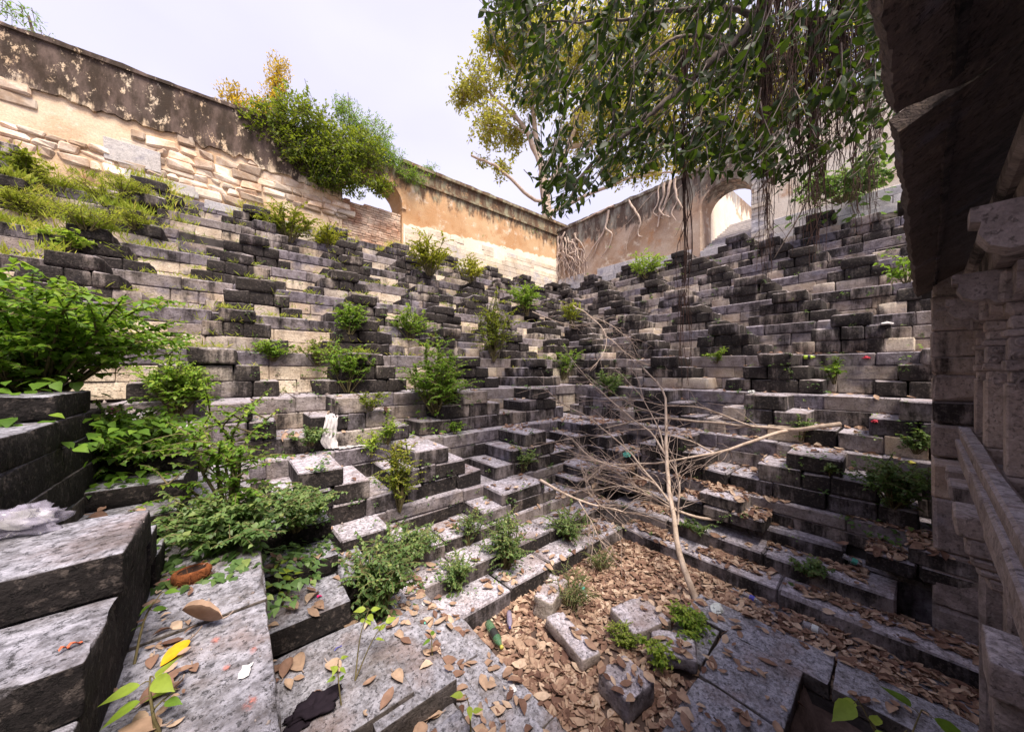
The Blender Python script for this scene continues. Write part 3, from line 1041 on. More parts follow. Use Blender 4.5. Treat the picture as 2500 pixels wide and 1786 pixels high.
def pillar(x, y0=-.245, w=.135, zb=-.62, zt=.34):
    p = part_empty('pillar', pav)
    y1 = y0 - w
    m = lambda e, za, zb_, nm, c=None: pblock(nm, (x - e, x + w + e, y1 - e, y0 + e, za, zb_), p, c or pc(.35, .18, .2), .008, .003)
    m(.03, zb - .3, zb + .10, 'base')
    m(0, zb + .10, -.06, 'shaft')
    m(-.012, -.06, .0, 'neck')
    m(.004, .0, .05, 'band')
    m(-.006, .05, .17, 'carved_panel')
    m(.006, .17, .205, 'band')
    m(-.01, .205, .27, 'neck')
    m(.0, .27, zt, 'abacus')
    # carved relief: scroll coils and lotus half discs standing proud of the front face
    for (cy, cz, rr) in ((y0 - w * .30, .075, .028), (y0 - w * .70, .105, .028), (y0 - w * .35, .14, .026), (y0 - w * .5, -.065, .045)):
        vv, ff, n = [], [], 14
        for ring_r, xx in ((rr, x + .004), (rr * .8, x - .012), (rr * .55, x - .003), (rr * .3, x - .014), (.001, x - .016)):
            for k in range(n):
                a = 2 * math.pi * k / n
                vv.append((xx, cy + ring_r * math.cos(a), cz + ring_r * math.sin(a)))
        for q in range(4):
            for k in range(n):
                ff.append((q * n + k, q * n + (k + 1) % n, (q + 1) * n + (k + 1) % n, (q + 1) * n + k))
        o = mesh_py('relief', vv, ff, M['stone_pav'], p, True)
        o.color = (*pc(.3, .2), 1)
        bm_fix(o)
    # scroll brackets on the capital, outward and to both sides
    prof = [(0, .0), (.03, .005), (.05, .03), (.09, .025), (.125, .045), (.145, .085), (.14, .12), (.16, .125), (.16, .17), (0, .17)]
    zc = zt
    for (nm, f) in (('bracket', 0), ('bracket', 1), ('bracket', 2)):
        if f == 0:
            poly = [(y0 + a, zc + b2) for a, b2 in prof]
            o = prism(nm, poly, 'X', x + .015, x + w - .015, M['stone_pav'], p, pc(.2, .3))
        elif f == 1:
            poly = [(x - a, zc + b2) for a, b2 in prof]
            o = prism(nm, poly, 'Y', y1 + .015, y0 - .015, M['stone_pav'], p, pc(.2, .3))
        else:
            poly = [(x + w + a, zc + b2) for a, b2 in prof]
            o = prism(nm, poly, 'Y', y1 + .015, y0 - .015, M['stone_pav'], p, pc(.2, .3))
    pblock('capital', (x - .02, x + w + .02, y1 - .02, y0 + .02, zc, zc + .165), p, pc(.2, .3))
    return p


pillar(2.92)
pillar(3.90)
pillar(4.62)
pillar(1.75)
pblock('beam', (.4, 5.5, -.42, -.20, .512, .66), pav, (.2, .5, .2))
pblock('architrave', (.4, 5.5, -.44, -.17, .665, .74), pav, (.2, .5, .2))
pblock('unseen_roof_slab', (-1.2, 5.6, -2.4, -.30, 1.06, 1.22), pav, (.1, .6, .4))  # unseen roof, extended to shade the pit and darken the interior
pblock('unseen_back_wall', (-1.2, 5.6, -2.6, -2.4, -2.4, -.1), pav, (.1, .5, .4))  # unseen wall, added to darken the interior
pblock('inner_floor', (-1.2, 5.6, -2.4, -.40, -2.4, -.98), pav, (.1, .4, .5))
pblock('base_wall', (.6, 5.5, -.60, -.33, -2.5, -.93), pav, (.05, .45, .4))
# base facing stones
for k, xx in enumerate(np.arange(2.3, 4.7, .42)):
    for q in range(3):
        pblock('base_stone', (xx + .003, xx + .415, -.40, -.315 + random.uniform(-.01, .01), -2.45 + q * .5, -2.45 + q * .5 + .49), pav, pc(.05, .35, .5), .014, .008)
pblock('upright', (2.62, 2.78, -.42, -.22, -2.45, -1.0), pav, pc(.05, .3))
pblock('upright', (3.42, 3.56, -.42, -.20, -2.45, -1.0), pav, pc(.05, .3))
# seat slab and sloping rail
xs = [1.2, 2.05, 2.75, 3.45, 4.2, 5.0]
for a, b2 in zip(xs[:-1], xs[1:]):
    pblock('seat_slab', (a + .0015, b2 - .0015, -.40, -.162 + random.uniform(-.004, .004), -.70, -.615), pav, (.15, .08, .7), .01, .004)
    pblock('seat_edge', (a + .0015, b2 - .0015, -.34, -.172 + random.uniform(-.004, .004), -.80, -.703), pav, (.2, .15, .5), .01, .004)
xs = [1.2, 1.95, 2.95, 3.9, 4.6, 5.0]
for a, b2 in zip(xs[:-1], xs[1:]):
    pblock('rail', (a + .0015, b2 - .0015, -.24, -.175, -.555, -.50), pav, (.1, .08, .8), .008, .003)
    pblock('rail_panel', (a + .0015, b2 - .0015, -.225, -.185, -.615, -.556), pav, (.2, .25, .4), .006, .003)
pblock('bench', (1.2, 5.0, -.62, -.405, -.93, -.66), pav, (.05, .5, .4))
# corbels under the seat
for (x0, x1, zt_) in ((3.82, 4.12, -.80), (3.05, 3.42, -.80), (4.45, 4.65, -.80)):
    cb = part_empty('corbel', pav)
    for k, (yo, h_) in enumerate(((-.10, .115), (-.135, .10), (-.15, .05), (-.165, .045), (-.20, .06), (-.25, .07))):
        pblock('corbel_stone', (x0 + .006 * k, x1 - .006 * k, -.42, yo, zt_ - h_ + .002, zt_ - .002), cb, pc(.1, .2, .5), .01, .005)
        zt_ -= h_
cb = part_empty('corbel', pav)
for (b, c) in (((2.25, 2.57, -.75, -.15, -1.27, -1.13), (.03, .15, .75)), ((2.28, 2.55, -.75, -.168, -1.50, -1.273), (.05, .3, .5)), ((2.24, 2.50, -.75, -.19, -2.4, -1.503), (.05, .35, .5))):
    rock('corbel_stone', b, M['stone_pav'], cb, .05, .012, .006, c, collide=False)
# broken eave: two inclined slabs with ragged edges
SLP = .62


def eave_slab(name, outline, z0, th, col):
    top, bot = [], []
    pts = []
    for k in range(len(outline)):
        a, b2 = Vector(outline[k]), Vector(outline[(k + 1) % len(outline)])
        n = max(1, int((b2 - a).length / .018))
        for q in range(n):
            p = a.lerp(b2, q / n)
            j = Vector((noise.noise(Vector((p.x * 9, p.y * 9, 1))), noise.noise(Vector((p.x * 9, p.y * 9, 7))))) * .007
            j += Vector((noise.noise(Vector((p.x * 31, p.y * 31, 1))), noise.noise(Vector((p.x * 47, p.y * 47, 7))))) * .006
            pts.append(p + j)
    for p in pts:
        zc = z0 + (.055 - p.y) * SLP
        bot.append((p.x, p.y, zc + .004 * noise.noise(Vector((p.x * 5, p.y * 5, 0)))))
        top.append((p.x, p.y + .02, zc + th))
    n = len(pts)
    fs = [list(range(n)), list(range(2 * n - 1, n - 1, -1))]
    for k in range(n):
        j = (k + 1) % n
        fs.append([k, n + k, n + j, j])
    o = mesh_py(name, bot + top, fs, M['stone_eave_shade'], pav)
    bm_fix(o)
    o.color = (*col, 1)
    return o


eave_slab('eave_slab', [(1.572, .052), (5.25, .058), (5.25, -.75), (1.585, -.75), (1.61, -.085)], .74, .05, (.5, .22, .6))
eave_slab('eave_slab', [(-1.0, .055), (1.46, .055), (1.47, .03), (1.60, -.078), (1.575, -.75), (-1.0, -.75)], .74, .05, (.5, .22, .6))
eave_slab('eave_batten', [(1.66, -.045), (5.2, -.045), (5.2, -.062), (1.66, -.062)], .732, .02, (.1, .5, .2))
eave_slab('eave_batten', [(-1.0, -.045), (1.5, -.045), (1.5, -.062), (-1.0, -.062)], .732, .02, (.1, .5, .2))
# ------------------------------------------------------------------ what things can stand on
BVH = BVHTree.FromPolygons([tuple(p) for p in np.concatenate(SURF_V)], SURF_F)


def hit(px, py):
    """where the line of sight through that spot of the photograph meets the stonework"""
    d = at(px, py, 1)
    loc, nrm, i, dist = BVH.ray_cast(Vector((0, 0, 0)), d)
    return loc if loc is not None else at(px, py, 9)


def drop(x, y, z=9.0):
    loc, nrm, i, dist = BVH.ray_cast(Vector((x, y, z)), Vector((0, 0, -1)))
    return (loc.z, nrm) if loc is not None else (FLOOR, Vector((0, 0, 1)))


def depth(p):
    return p.x * C + p.y * S


# ------------------------------------------------------------------ plant helpers
def leaf_tpl(wid=.5, shape='oval', fold=.12, curl=.15):
    """unit leaf: stalk at 0, tip at x = 1"""
    if shape == 'oval':
        us, ws = [.0, .22, .5, .78, 1], [0, .38, .5, .36, 0]
    elif shape == 'heart':
        us, ws = [.0, .10, .38, .70, 1], [0, .44, .5, .24, 0]
    elif shape in ('oval_hi', 'heart_hi'):
        us = [k / 10 for k in range(11)]
        if shape == 'oval_hi':
            ws = [0] + [.5 * math.sin(math.pi * u ** .9) ** .7 for u in us[1:-1]] + [0]
        else:
            ws = [0, .24, .41, .49, .50, .46, .39, .30, .19, .08, 0]
        ws = [w * (1 + .03 * math.sin(k * 2.7)) for k, w in enumerate(ws)]
    else:
        us, ws = [.0, .5, 1], [0, .5, 0]
    v, f = [], []
    mid = []
    for u in us:
        mid.append(len(v)); v.append((u, 0, -curl * u * u))
    lf, rt = {}, {}
    for k, (u, w) in enumerate(zip(us, ws)):
        if w:
            lf[k] = len(v); v.append((u - .02, w * wid, -curl * u * u + fold * w))
            rt[k] = len(v); v.append((u - .02, -w * wid, -curl * u * u + fold * w))
    n = len(us)
    for k in range(n - 1):
        a, b = k, k + 1
        if a not in lf:
            f += [(mid[a], mid[b], lf[b]), (mid[a], rt[b], mid[b])]
        elif b not in lf:
            f += [(mid[a], mid[b], lf[a]), (mid[a], rt[a], mid[b])]
        else:
            f += [(mid[a], mid[b], lf[b]), (mid[a], lf[b], lf[a]), (mid[a], rt[b], mid[b]), (mid[a], rt[a], rt[b])]
    return np.array(v, dtype=float), np.array(f, dtype=int)


TPL = {'oval': leaf_tpl(.46), 'wide': leaf_tpl(.62), 'heart': leaf_tpl(.72, 'heart', .1, .2), 'small': leaf_tpl(.5, 'dia', .1, .1),
       'thin': leaf_tpl(.26, 'dia', .1, .2), 'grass': leaf_tpl(.05, 'dia', .0, .35)}


def norm(v):
    return v / np.maximum(np.linalg.norm(v, axis=1, keepdims=True), 1e-9)


def leaves(name, pos, dirs, nrms, size, tpl, mat, parent=None, var=None):
    pos, dirs, nrms = np.asarray(pos, float), norm(np.asarray(dirs, float)), np.asarray(nrms, float)
    n = len(pos)
    size = np.broadcast_to(np.asarray(size, float), (n,))
    side = norm(np.cross(nrms, dirs))
    nn = np.cross(dirs, side)
    tv, tf = TPL[tpl] if isinstance(tpl, str) else tpl
    k = len(tv)
    v = pos[:, None, :] + size[:, None, None] * (tv[None, :, 0:1] * dirs[:, None, :] + tv[None, :, 1:2] * side[:, None, :] + tv[None, :, 2:3] * nn[:, None, :])
    f = (tf[None] + (np.arange(n) * k)[:, None, None]).reshape(-1, 3)
    if var is None:
        var = rs.uniform(0, 1, n)
    return mesh_np(name, v.reshape(-1, 3), f, M[mat], parent, False, {'var': np.repeat(np.clip(var, 0, 1), k)})


def tubes(name, lines, mat, parent=None, sides=5, smooth=True):
    """lines: list of (points, radii)"""
    V, Fc, off = [], [], 0
    for pts, rad in lines:
        P = np.array([tuple(p) for p in pts], float)
        n = len(P)
        if n < 2:
            continue
        rad = np.broadcast_to(np.asarray(rad, float), (n,))
        T = norm(np.gradient(P, axis=0))
        ref = np.array((.31, .17, .93)) if abs(T[:, 2]).mean() < .8 else np.array((1, .2, 0))
        A = norm(np.cross(T, ref))
        B = np.cross(T, A)
        an = np.arange(sides) * 2 * np.pi / sides
        ring = P[:, None, :] + rad[:, None, None] * (np.cos(an)[None, :, None] * A[:, None, :] + np.sin(an)[None, :, None] * B[:, None, :])
        V.append(ring.reshape(-1, 3))
        i = np.arange(n - 1)[:, None] * sides + np.arange(sides)[None, :]
        j = np.arange(n - 1)[:, None] * sides + (np.arange(sides)[None, :] + 1) % sides
        Fc.append((np.stack([i, j, j + sides, i + sides], -1) + off).reshape(-1, 4))
        off += n * sides
    return mesh_np(name, np.concatenate(V), np.concatenate(Fc), M[mat], parent, smooth)


def spline(ctrl, n, wob=0.0, seed=0.0):
    """smooth line through the control points"""
    c = [Vector(p) for p in ctrl]
    c = [c[0] * 2 - c[1]] + c + [c[-1] * 2 - c[-2]]
    out, m = [], len(c) - 3
    for k in range(n):
        t = k / (n - 1) * m
        i = min(int(t), m - 1)
        t -= i
        p0, p1, p2, p3 = c[i:i + 4]
        p = .5 * ((2 * p1) + (p2 - p0) * t + (2 * p0 - 5 * p1 + 4 * p2 - p3) * t * t + (3 * p1 - p0 - 3 * p2 + p3) * t * t * t)
        if wob:
            q = p * 3 + Vector((seed, seed * 2, 0))
            p = p + Vector((noise.noise(q), noise.noise(q + Vector((9, 0, 0))), noise.noise(q + Vector((0, 9, 0))))) * wob
        out.append(p)
    return out


def shrub(label, base, height, spread, nst=7, leaf=.05, mat='leaf_shrub', tpl='heart', dens=1.0, cat='shrub', name='shrub', group=None, twig=5, droop=.3, bias=0.0, skirt=0, cone=False):
    base = Vector(base)
    t = thing(name, label, cat, base, 0, group)
    lines, P, D, N, SZ, VR = [], [], [], [], [], []

    def leafy(pts, t0, step, szf):
        L = 0
        for a, b in zip(pts[:-1], pts[1:]):
            seg = (b - a)
            L += seg.length
        m = max(2, int(L / step * dens))
        ax0 = random.uniform(0, 6.28)
        for k in range(m):
            tt = t0 + (1 - t0) * (k + random.random() * .6) / m
            x = tt * (len(pts) - 1)
            i = min(int(x), len(pts) - 2)
            p = pts[i].lerp(pts[i + 1], x - i)
            for sd in (0, math.pi):
                an = ax0 + k * 1.6 + sd + random.gauss(0, .35)
                d = Vector((math.cos(an), math.sin(an), -droop + random.gauss(0, .28)))
                P.append(p); D.append(d)
                N.append(Vector((random.gauss(0, .3), random.gauss(0, .3), 1)))
                SZ.append(leaf * random.uniform(.55, 1.25) * szf * (1.05 - .45 * tt))
                VR.append(.28 + .38 * (p.z - base.z) / max(height, .05) + bias + random.gauss(0, .17))

    for k in range(nst):
        an = random.uniform(0, 6.28)
        fr = math.sqrt(random.random())
        hh = height * ((1.05 - .75 * fr) if cone else random.uniform(.45, 1.05) * (1 - .35 * fr))
        e = base + Vector((math.cos(an) * spread * fr, math.sin(an) * spread * fr, hh))
        st = base + Vector((math.cos(an), math.sin(an), 0)) * spread * .12 * fr
        md = st.lerp(e, .5) + Vector((random.gauss(0, .06), random.gauss(0, .06), .12)) * height
        pts = spline([st, md, e], 7, .03 * height, k * 3.1)
        r0 = .004 + .006 * height
        lines.append((pts, np.linspace(r0, r0 * .3, 7)))
        leafy(pts, .30, leaf * .62, 1.0)
        for q in range(twig):
            tt = random.uniform(.25, .9)
            p = pts[int(tt * 6)]
            a2 = random.uniform(0, 6.28)
            ln = height * random.uniform(.12, .3) + spread * .12
            e2 = p + Vector((math.cos(a2) * ln, math.sin(a2) * ln, ln * random.uniform(-.1, .6)))
            p2 = spline([p, p.lerp(e2, .5) + Vector((0, 0, ln * .12)), e2], 4)
            lines.append((p2, np.linspace(r0 * .5, r0 * .2, 4)))
            leafy(p2, .25, leaf * .6, .9)
    for k in range(skirt):                      # leaves close to the ground
        an, fr = random.uniform(0, 6.28), math.sqrt(random.random())
        x, y = base.x + math.cos(an) * spread * fr, base.y + math.sin(an) * spread * fr
        zz = drop(x, y, base.z + .25)[0]
        zz = max(zz, base.z - .25)
        P.append(Vector((x, y, zz + random.uniform(.01, .16) * height * (1.3 - fr))))
        D.append(Vector((math.cos(an) + random.gauss(0, .6), math.sin(an) + random.gauss(0, .6), -.25)))
        N.append(Vector((random.gauss(0, .25), random.gauss(0, .25), 1)))
        SZ.append(leaf * random.uniform(.7, 1.3)); VR.append(.35 + bias + random.gauss(0, .2))
    tubes('stem', lines, 'green_stem', t, 4)
    leaves('foliage', [tuple(p) for p in P], [tuple(p) for p in D], [tuple(p) for p in N], SZ, tpl, mat, t, np.array(VR))
    return t


# ------------------------------------------------------------------ shrubs on the steps
def shrub_px(label, px, py, hpx, wpx, **k):
    b = hit(px, py)
    d = depth(b)
    k['nst'] = int(k.get('nst', 7) * 1.7)
    k['leaf'] = k.get('leaf', .05) * .85
    k['bias'] = k.get('bias', 0) + .08
    return shrub(label, b - Vector((0, 0, .01)), hpx * d / 800, wpx * d / 1600, **k)


shrub('big spreading lantana bush on the dark ledges at the left edge', (-.90, 3.30, -.14), .80, .78, 52, .062, 'leaf_bright', 'heart', 1.2, twig=7, bias=.05, skirt=320)
shrub('trailing leafy growth hanging over the dark stair beside the lantana bush', (-.58, 3.42, -.72), .58, .40, 40, .055, 'leaf_bright', 'heart', 1.2, twig=7, droop=.6, skirt=200, bias=-.1)
shrub('tall leafy shrub with bare thin stems over a dense mound, on the corner ledge', (.0, 2.75, -1.0), 1.08, .36, 12, .046, 'leaf_bright', 'heart', .9, twig=5, bias=.12)
shrub('dense low green mound round the foot of the tall shrub', (.0, 2.50, -1.0), .36, .44, 44, .046, 'leaf_shrub', 'heart', 1.2, twig=7, skirt=420, bias=.14)
shrub('leafy growth spilling over the corner stones beside the mound', (.36, 3.10, -1.27), .40, .32, 28, .046, 'leaf_shrub', 'heart', 1.2, twig=6, skirt=240, bias=.12)
shrub_px('knee-high bushy shrub in front of the near kerb stones', 930, 1500, 270, 170, nst=15, leaf=.055, skirt=60, twig=4, bias=.06)
shrub_px('cone-shaped shrub on the second kerb step', 1235, 1385, 165, 125, nst=14, leaf=.042, cone=True, twig=5, bias=.08, skirt=40)
shrub_px('round leafy shrub at the far end of the kerb steps', 1388, 1312, 95, 125, nst=14, leaf=.042, bias=.1, skirt=50)
shrub_px('small shrub on the kerb step left of the cone-shaped shrub', 1120, 1440, 115, 100, nst=10, leaf=.042, bias=.08, skirt=30)
shrub_px('low spreading mound of leaves between the lower stairs', 1010, 1365, 95, 210, nst=16, leaf=.045, bias=.06, skirt=110)
shrub_px('pale wispy shrub with thin stems rising behind the small kerb shrub', 1140, 1330, 130, 70, nst=7, leaf=.04, dens=.7, bias=.12)
shrub_px('yellow-green vine-like shrub against the dark stair face', 975, 1245, 210, 80, nst=9, leaf=.045, mat='leaf_bush', bias=.15)
shrub_px('pale small plant on the lower ledge left of the square stair top', 905, 1115, 75, 70, nst=5, leaf=.06, bias=.35, mat='leaf_bright')
shrub_px('tuft on a thin stem beside the square stair top', 945, 1085, 100, 60, nst=5, leaf=.05, bias=.25, mat='leaf_bright')
shrub_px('tall dense bush on the first terrace above the long ledge', 1065, 1010, 215, 175, nst=22, leaf=.075, cone=True, mat='leaf_bright', skirt=90, bias=.02)
shrub_px('straggly shrub above the hanging white cloth', 850, 955, 150, 130, nst=11, leaf=.075, mat='leaf_bright', dens=.8)
shrub_px('upright shrub growing from a joint in the beige wall patch', 855, 815, 100, 85, nst=11, leaf=.08, mat='leaf_bright')
shrub_px('bright shrub against dark stair blocks, middle of the left flight', 1000, 830, 105, 100, nst=10, leaf=.08, mat='leaf_bright', bias=.15)
shrub_px('slender shrub climbing several terraces near the corner', 1205, 880, 190, 60, nst=10, leaf=.08, mat='leaf_bush', bias=.05)
shrub_px('bushy green shrub high on the terraces just left of the corner', 1285, 770, 105, 75, nst=14, leaf=.10, mat='leaf_bright', bias=.08)
shrub_px('yellowish bush at the foot of the pale ashlar wall', 1050, 672, 125, 120, nst=18, leaf=.10, mat='leaf_bush', bias=.4)
shrub_px('small golden shrub right of the yellowish bush', 1150, 690, 80, 70, nst=9, leaf=.10, mat='leaf_bush', bias=.5)
shrub_px('loose shrub at the wall foot left of the brick blocking', 705, 590, 130, 130, nst=16, leaf=.09, mat='leaf_bush', bias=.2)
shrub_px('small yellow-green shrub below the brick blocking', 800, 605, 70, 100, nst=10, leaf=.09, mat='leaf_bush', bias=.4)
shrub_px('light shrub on the top terrace of the right flight', 1578, 680, 80, 110, nst=13, leaf=.11, mat='leaf_bright', bias=.25)
shrub_px('low green shrub amid the fallen twigs on the right flight', 1488, 965, 75, 105, nst=13, leaf=.075, bias=.1, skirt=40)
shrub_px('scruffy shrub where the two flights meet', 1375, 925, 100, 90, nst=10, leaf=.075, mat='leaf_bright', dens=.8)
shrub_px('scruffy small plant in the corner above the fallen twigs', 1400, 800, 90, 60, nst=7, leaf=.09, mat='leaf_bush', bias=.2)
shrub_px('dark leafy shrub in the angle beside the pavilion pier', 2180, 1235, 150, 170, nst=18, leaf=.062, skirt=90, bias=-.05)
shrub_px('small leafy plant on the ledge above the dark shrub', 2235, 1105, 75, 70, nst=6, leaf=.06, bias=.05)
shrub_px('thin seedling with broad leaves on the right flight', 2035, 935, 95, 60, nst=5, leaf=.075, mat='leaf_bright', dens=.7)
shrub_px('little bright seedling on a dark right-hand terrace', 1750, 885, 50, 50, nst=5, leaf=.07, mat='leaf_bright', bias=.2)
shrub_px('tiny plant trailing down the lower right stair wall', 1955, 1075, 90, 40, nst=5, leaf=.05)
shrub_px('small plant with a blue-green wrapper caught in it on the right stairs', 2025, 1160, 50, 50, nst=5, leaf=.05, bias=.1)
shrub_px('rosette weed with round leaves on the right kerb step', 1978, 1405, 60, 95, nst=8, leaf=.06, skirt=14)
shrub_px('leafy floor weed beside the tilted slab', 1682, 1545, 80, 105, nst=13, leaf=.05, skirt=30, bias=.18, mat='leaf_bright')
shrub_px('bright floor weed between the two nearest fallen blocks', 1608, 1625, 85, 90, nst=9, leaf=.055, bias=.3, mat='leaf_bright')
shrub_px('tiny-leaved green tuft in the middle of the fallen blocks', 1525, 1580, 70, 80, nst=16, leaf=.022, twig=5, bias=.3, mat='leaf_bright')
shrub_px('grey spindly weed over the small rounded stone', 1395, 1480, 120, 150, nst=14, leaf=.02, dens=.5, bias=-.1)
shrub_px('grey spindly weed at the inner corner of the lowest kerb', 1470, 1395, 80, 90, nst=10, leaf=.02, dens=.5, bias=-.1)
shrub_px('low green plant at the cut end of the fallen branch', 1700, 1300, 45, 90, nst=7, leaf=.05)
shrub_px('lush greenery behind the second stair at the left', 430, 1010, 170, 170, nst=18, leaf=.075, mat='leaf_bright', bias=.12, skirt=60)
shrub_px('low green plants on the ledge right of the white cloth', 905, 1000, 60, 80, nst=7, leaf=.06, mat='leaf_bush')
shrub_px('weeds at the foot of the pale yellow wall stones', 760, 1085, 55, 120, nst=10, leaf=.055, skirt=30)
shrub_px('sprawling plant with pale broad leaves on an upper left terrace', 170, 610, 60, 120, nst=8, leaf=.12, mat='leaf_bright', bias=.3)
shrub_px('shrub in front of the top rubble wall at the far left', 60, 440, 90, 110, nst=12, leaf=.09, mat='leaf_bush', bias=.05)
shrub_px('green tuft between dark blocks left of the beige patch', 665, 880, 70, 80, nst=8, leaf=.07, mat='leaf_bright', bias=.1)
shrub_px('tangled weeds below the long beige course', 770, 890, 80, 110, nst=9, leaf=.06, mat='leaf_bush', dens=.7)
shrub_px('sprig in a joint of the near ledge wall', 1110, 1060, 50, 50, nst=4, leaf=.05, mat='leaf_bright')
shrub_px('sprig hanging on the dark stair face below the second square top', 1275, 1150, 85, 70, nst=6, leaf=.05, bias=.15)

# bushy growth on top of the right flight, by the eave
shrub('broad leafy bush on the top terrace beside the eave', (11.4, .9, 4.1), 1.0, 1.3, 26, .17, 'leaf_shrub', 'wide', 1.0, skirt=60, bias=.15)

# ------------------------------------------------------------------ grass on the upper left terraces
gp, gd, gn, gs, gvr = [], [], [], [], []
for k in range(220):
    px, py = random.uniform(0, 480), random.uniform(420, 640)
    wgt = 1.0 if (py < 590 - (px - 200) * .1 and py > 405 + px * .14) else .12
    if px > 340: wgt *= .5
    if random.random() > wgt:
        continue
    b = hit(px, py)
    if b.z < 1.2:
        continue
    b = Vector((b.x, b.y + .05, drop(b.x, b.y + .06, b.z + .5)[0]))
    for q in range(26):
        gp.append((b.x + random.gauss(0, .12), b.y + random.gauss(0, .07), b.z - .02))
        an = random.uniform(0, 6.28)
        gd.append((math.cos(an) * .5, math.sin(an) * .5 - .15, random.uniform(.5, 1.3)))
        gn.append((math.cos(an) * .3 + random.gauss(0, .3), -1, .4))
        gs.append(random.uniform(.07, .22)); gvr.append(random.gauss(.45 + .2 * math.sin(px * .02), .2))
for k in range(900):                                     # dry grass along the wall's foot
    x = random.uniform(-2.5, 9)
    y = WL - random.uniform(.05, .5)
    z = drop(x, y, 5)[0]
    if z < 3.8:
        continue
    for q in range(9):
        gp.append((x + random.gauss(0, .08), y + random.gauss(0, .05), z - .01))
        an = random.uniform(0, 6.28)
        gd.append((math.cos(an) * .5, math.sin(an) * .5, random.uniform(.4, 1.2)))
        gn.append((random.gauss(0, .3), -1, .4))
        gs.append(random.uniform(.07, .2)); gvr.append(random.gauss(.75, .2))
for k in range(420):                                     # tufts in the joints of the terraces
    px, py = random.uniform(300, 1350), random.uniform(520, 900)
    b = hit(px, py)
    if b.z < -.2:
        continue
    z, _n = drop(b.x, b.y + .03, b.z + .3)
    for q in range(8):
        gp.append((b.x + random.gauss(0, .06), b.y + random.gauss(0, .03), z))
        an = random.uniform(0, 6.28)
        gd.append((math.cos(an) * .6, math.sin(an) * .6 - .3, random.uniform(.2, 1.0)))
        gn.append((random.gauss(0, .3), -1, .4))
        gs.append(random.uniform(.05, .14)); gvr.append(random.gauss(.5, .25))
gtpl = leaf_tpl(.09, 'dia', 0, .35)
go = leaves('grass', gp, gd, gn, gs, gtpl, 'leaf_grass', None, np.array(gvr))
go['kind'] = 'stuff'
# feathery weed clumps on the overgrown top-left terraces
for k, (px, py, hp, wp) in enumerate(((150, 470, 60, 150), (260, 500, 70, 140), (330, 560, 60, 120), (210, 560, 80, 160), (90, 540, 60, 120), (40, 500, 50, 110), (300, 470, 50, 120))):
    shrub_px(('feathery yellow-green weed on the overgrown top terrace', 'feathery bright weed below the flat pale slab', 'feathery weed at the right end of the overgrown patch',
              'largest feathery weed clump in the middle of the overgrown patch', 'feathery weed near the left edge, lower row', 'feathery weed at the very left edge', 'short feathery weed under the rubble wall')[k],
             px, py, hp, wp, nst=16, leaf=.085, mat='leaf_grass', tpl='thin', twig=6, dens=1.0, name='weed', cat='weed', skirt=30, bias=-.08)

# ------------------------------------------------------------------ growth on the left wall
def cloud_plant(label, name, cat, base, lobes, leaf, mat, tpl, per_m2=60, stems=None, stem_mat='bark', bias=0.0, hang=.3, up=.2, trunk_lines=None, n_cap=30000, hollow=.35, group=None):
    """lobes: (centre, radii, bias) - leafy twigs through each lobe's volume, denser near its skin"""
    base = Vector(base)
    t = thing(name, label, cat, base, 0, group)
    P, D, N, SZ, VR, lines = [], [], [], [], [], list(trunk_lines or [])
    for lb in lobes:
        c, r = Vector(lb[0]), Vector(lb[1])
        b3 = lb[2] if len(lb) > 2 else 0
        vol = (r.x * r.y + r.y * r.z + r.x * r.z) / 3 * 12
        nt = int(vol * per_m2 / 10)
        for k in range(nt):
            v = Vector((random.gauss(0, 1), random.gauss(0, 1), random.gauss(0, 1))).normalized()
            f = hollow + (1.04 - hollow) * random.random() ** .5
            f *= 1 + .22 * noise.noise(Vector((v.x * 2.2 + c.x, v.y * 2.2 + c.y, v.z * 2.2 + c.z)))
            p = c + Vector((v.x * r.x, v.y * r.y, v.z * r.z)) * f
            ln = leaf * random.uniform(2.2, 4.5)
            dr = (v + Vector((random.gauss(0, .5), random.gauss(0, .5), random.gauss(up, .5)))).normalized()
            q0 = p - dr * ln
            lines.append(([q0, p.lerp(q0, .5) + Vector((0, 0, ln * .06)), p], (.006 * (leaf / .1), .005 * (leaf / .1), .002)))
            for q in range(10):
                tt = random.random()
                P.append(q0.lerp(p, tt) + Vector((random.gauss(0, 1), random.gauss(0, 1), random.gauss(0, 1))) * leaf * .35)
                D.append((dr + Vector((random.gauss(0, .8), random.gauss(0, .8), random.gauss(-hang, .6)))))
                N.append(Vector((random.gauss(0, .6), random.gauss(0, .6), 1)))
                SZ.append(leaf * random.uniform(.6, 1.25))
                VR.append(.45 + bias + b3 + random.gauss(0, .2))
    if lines:
        tubes('branch', lines, stem_mat, t, 4)
    leaves('foliage', [tuple(p) for p in P], [tuple(p) for p in D], [tuple(p) for p in N], SZ, tpl, mat, t, np.array(VR))
    return t


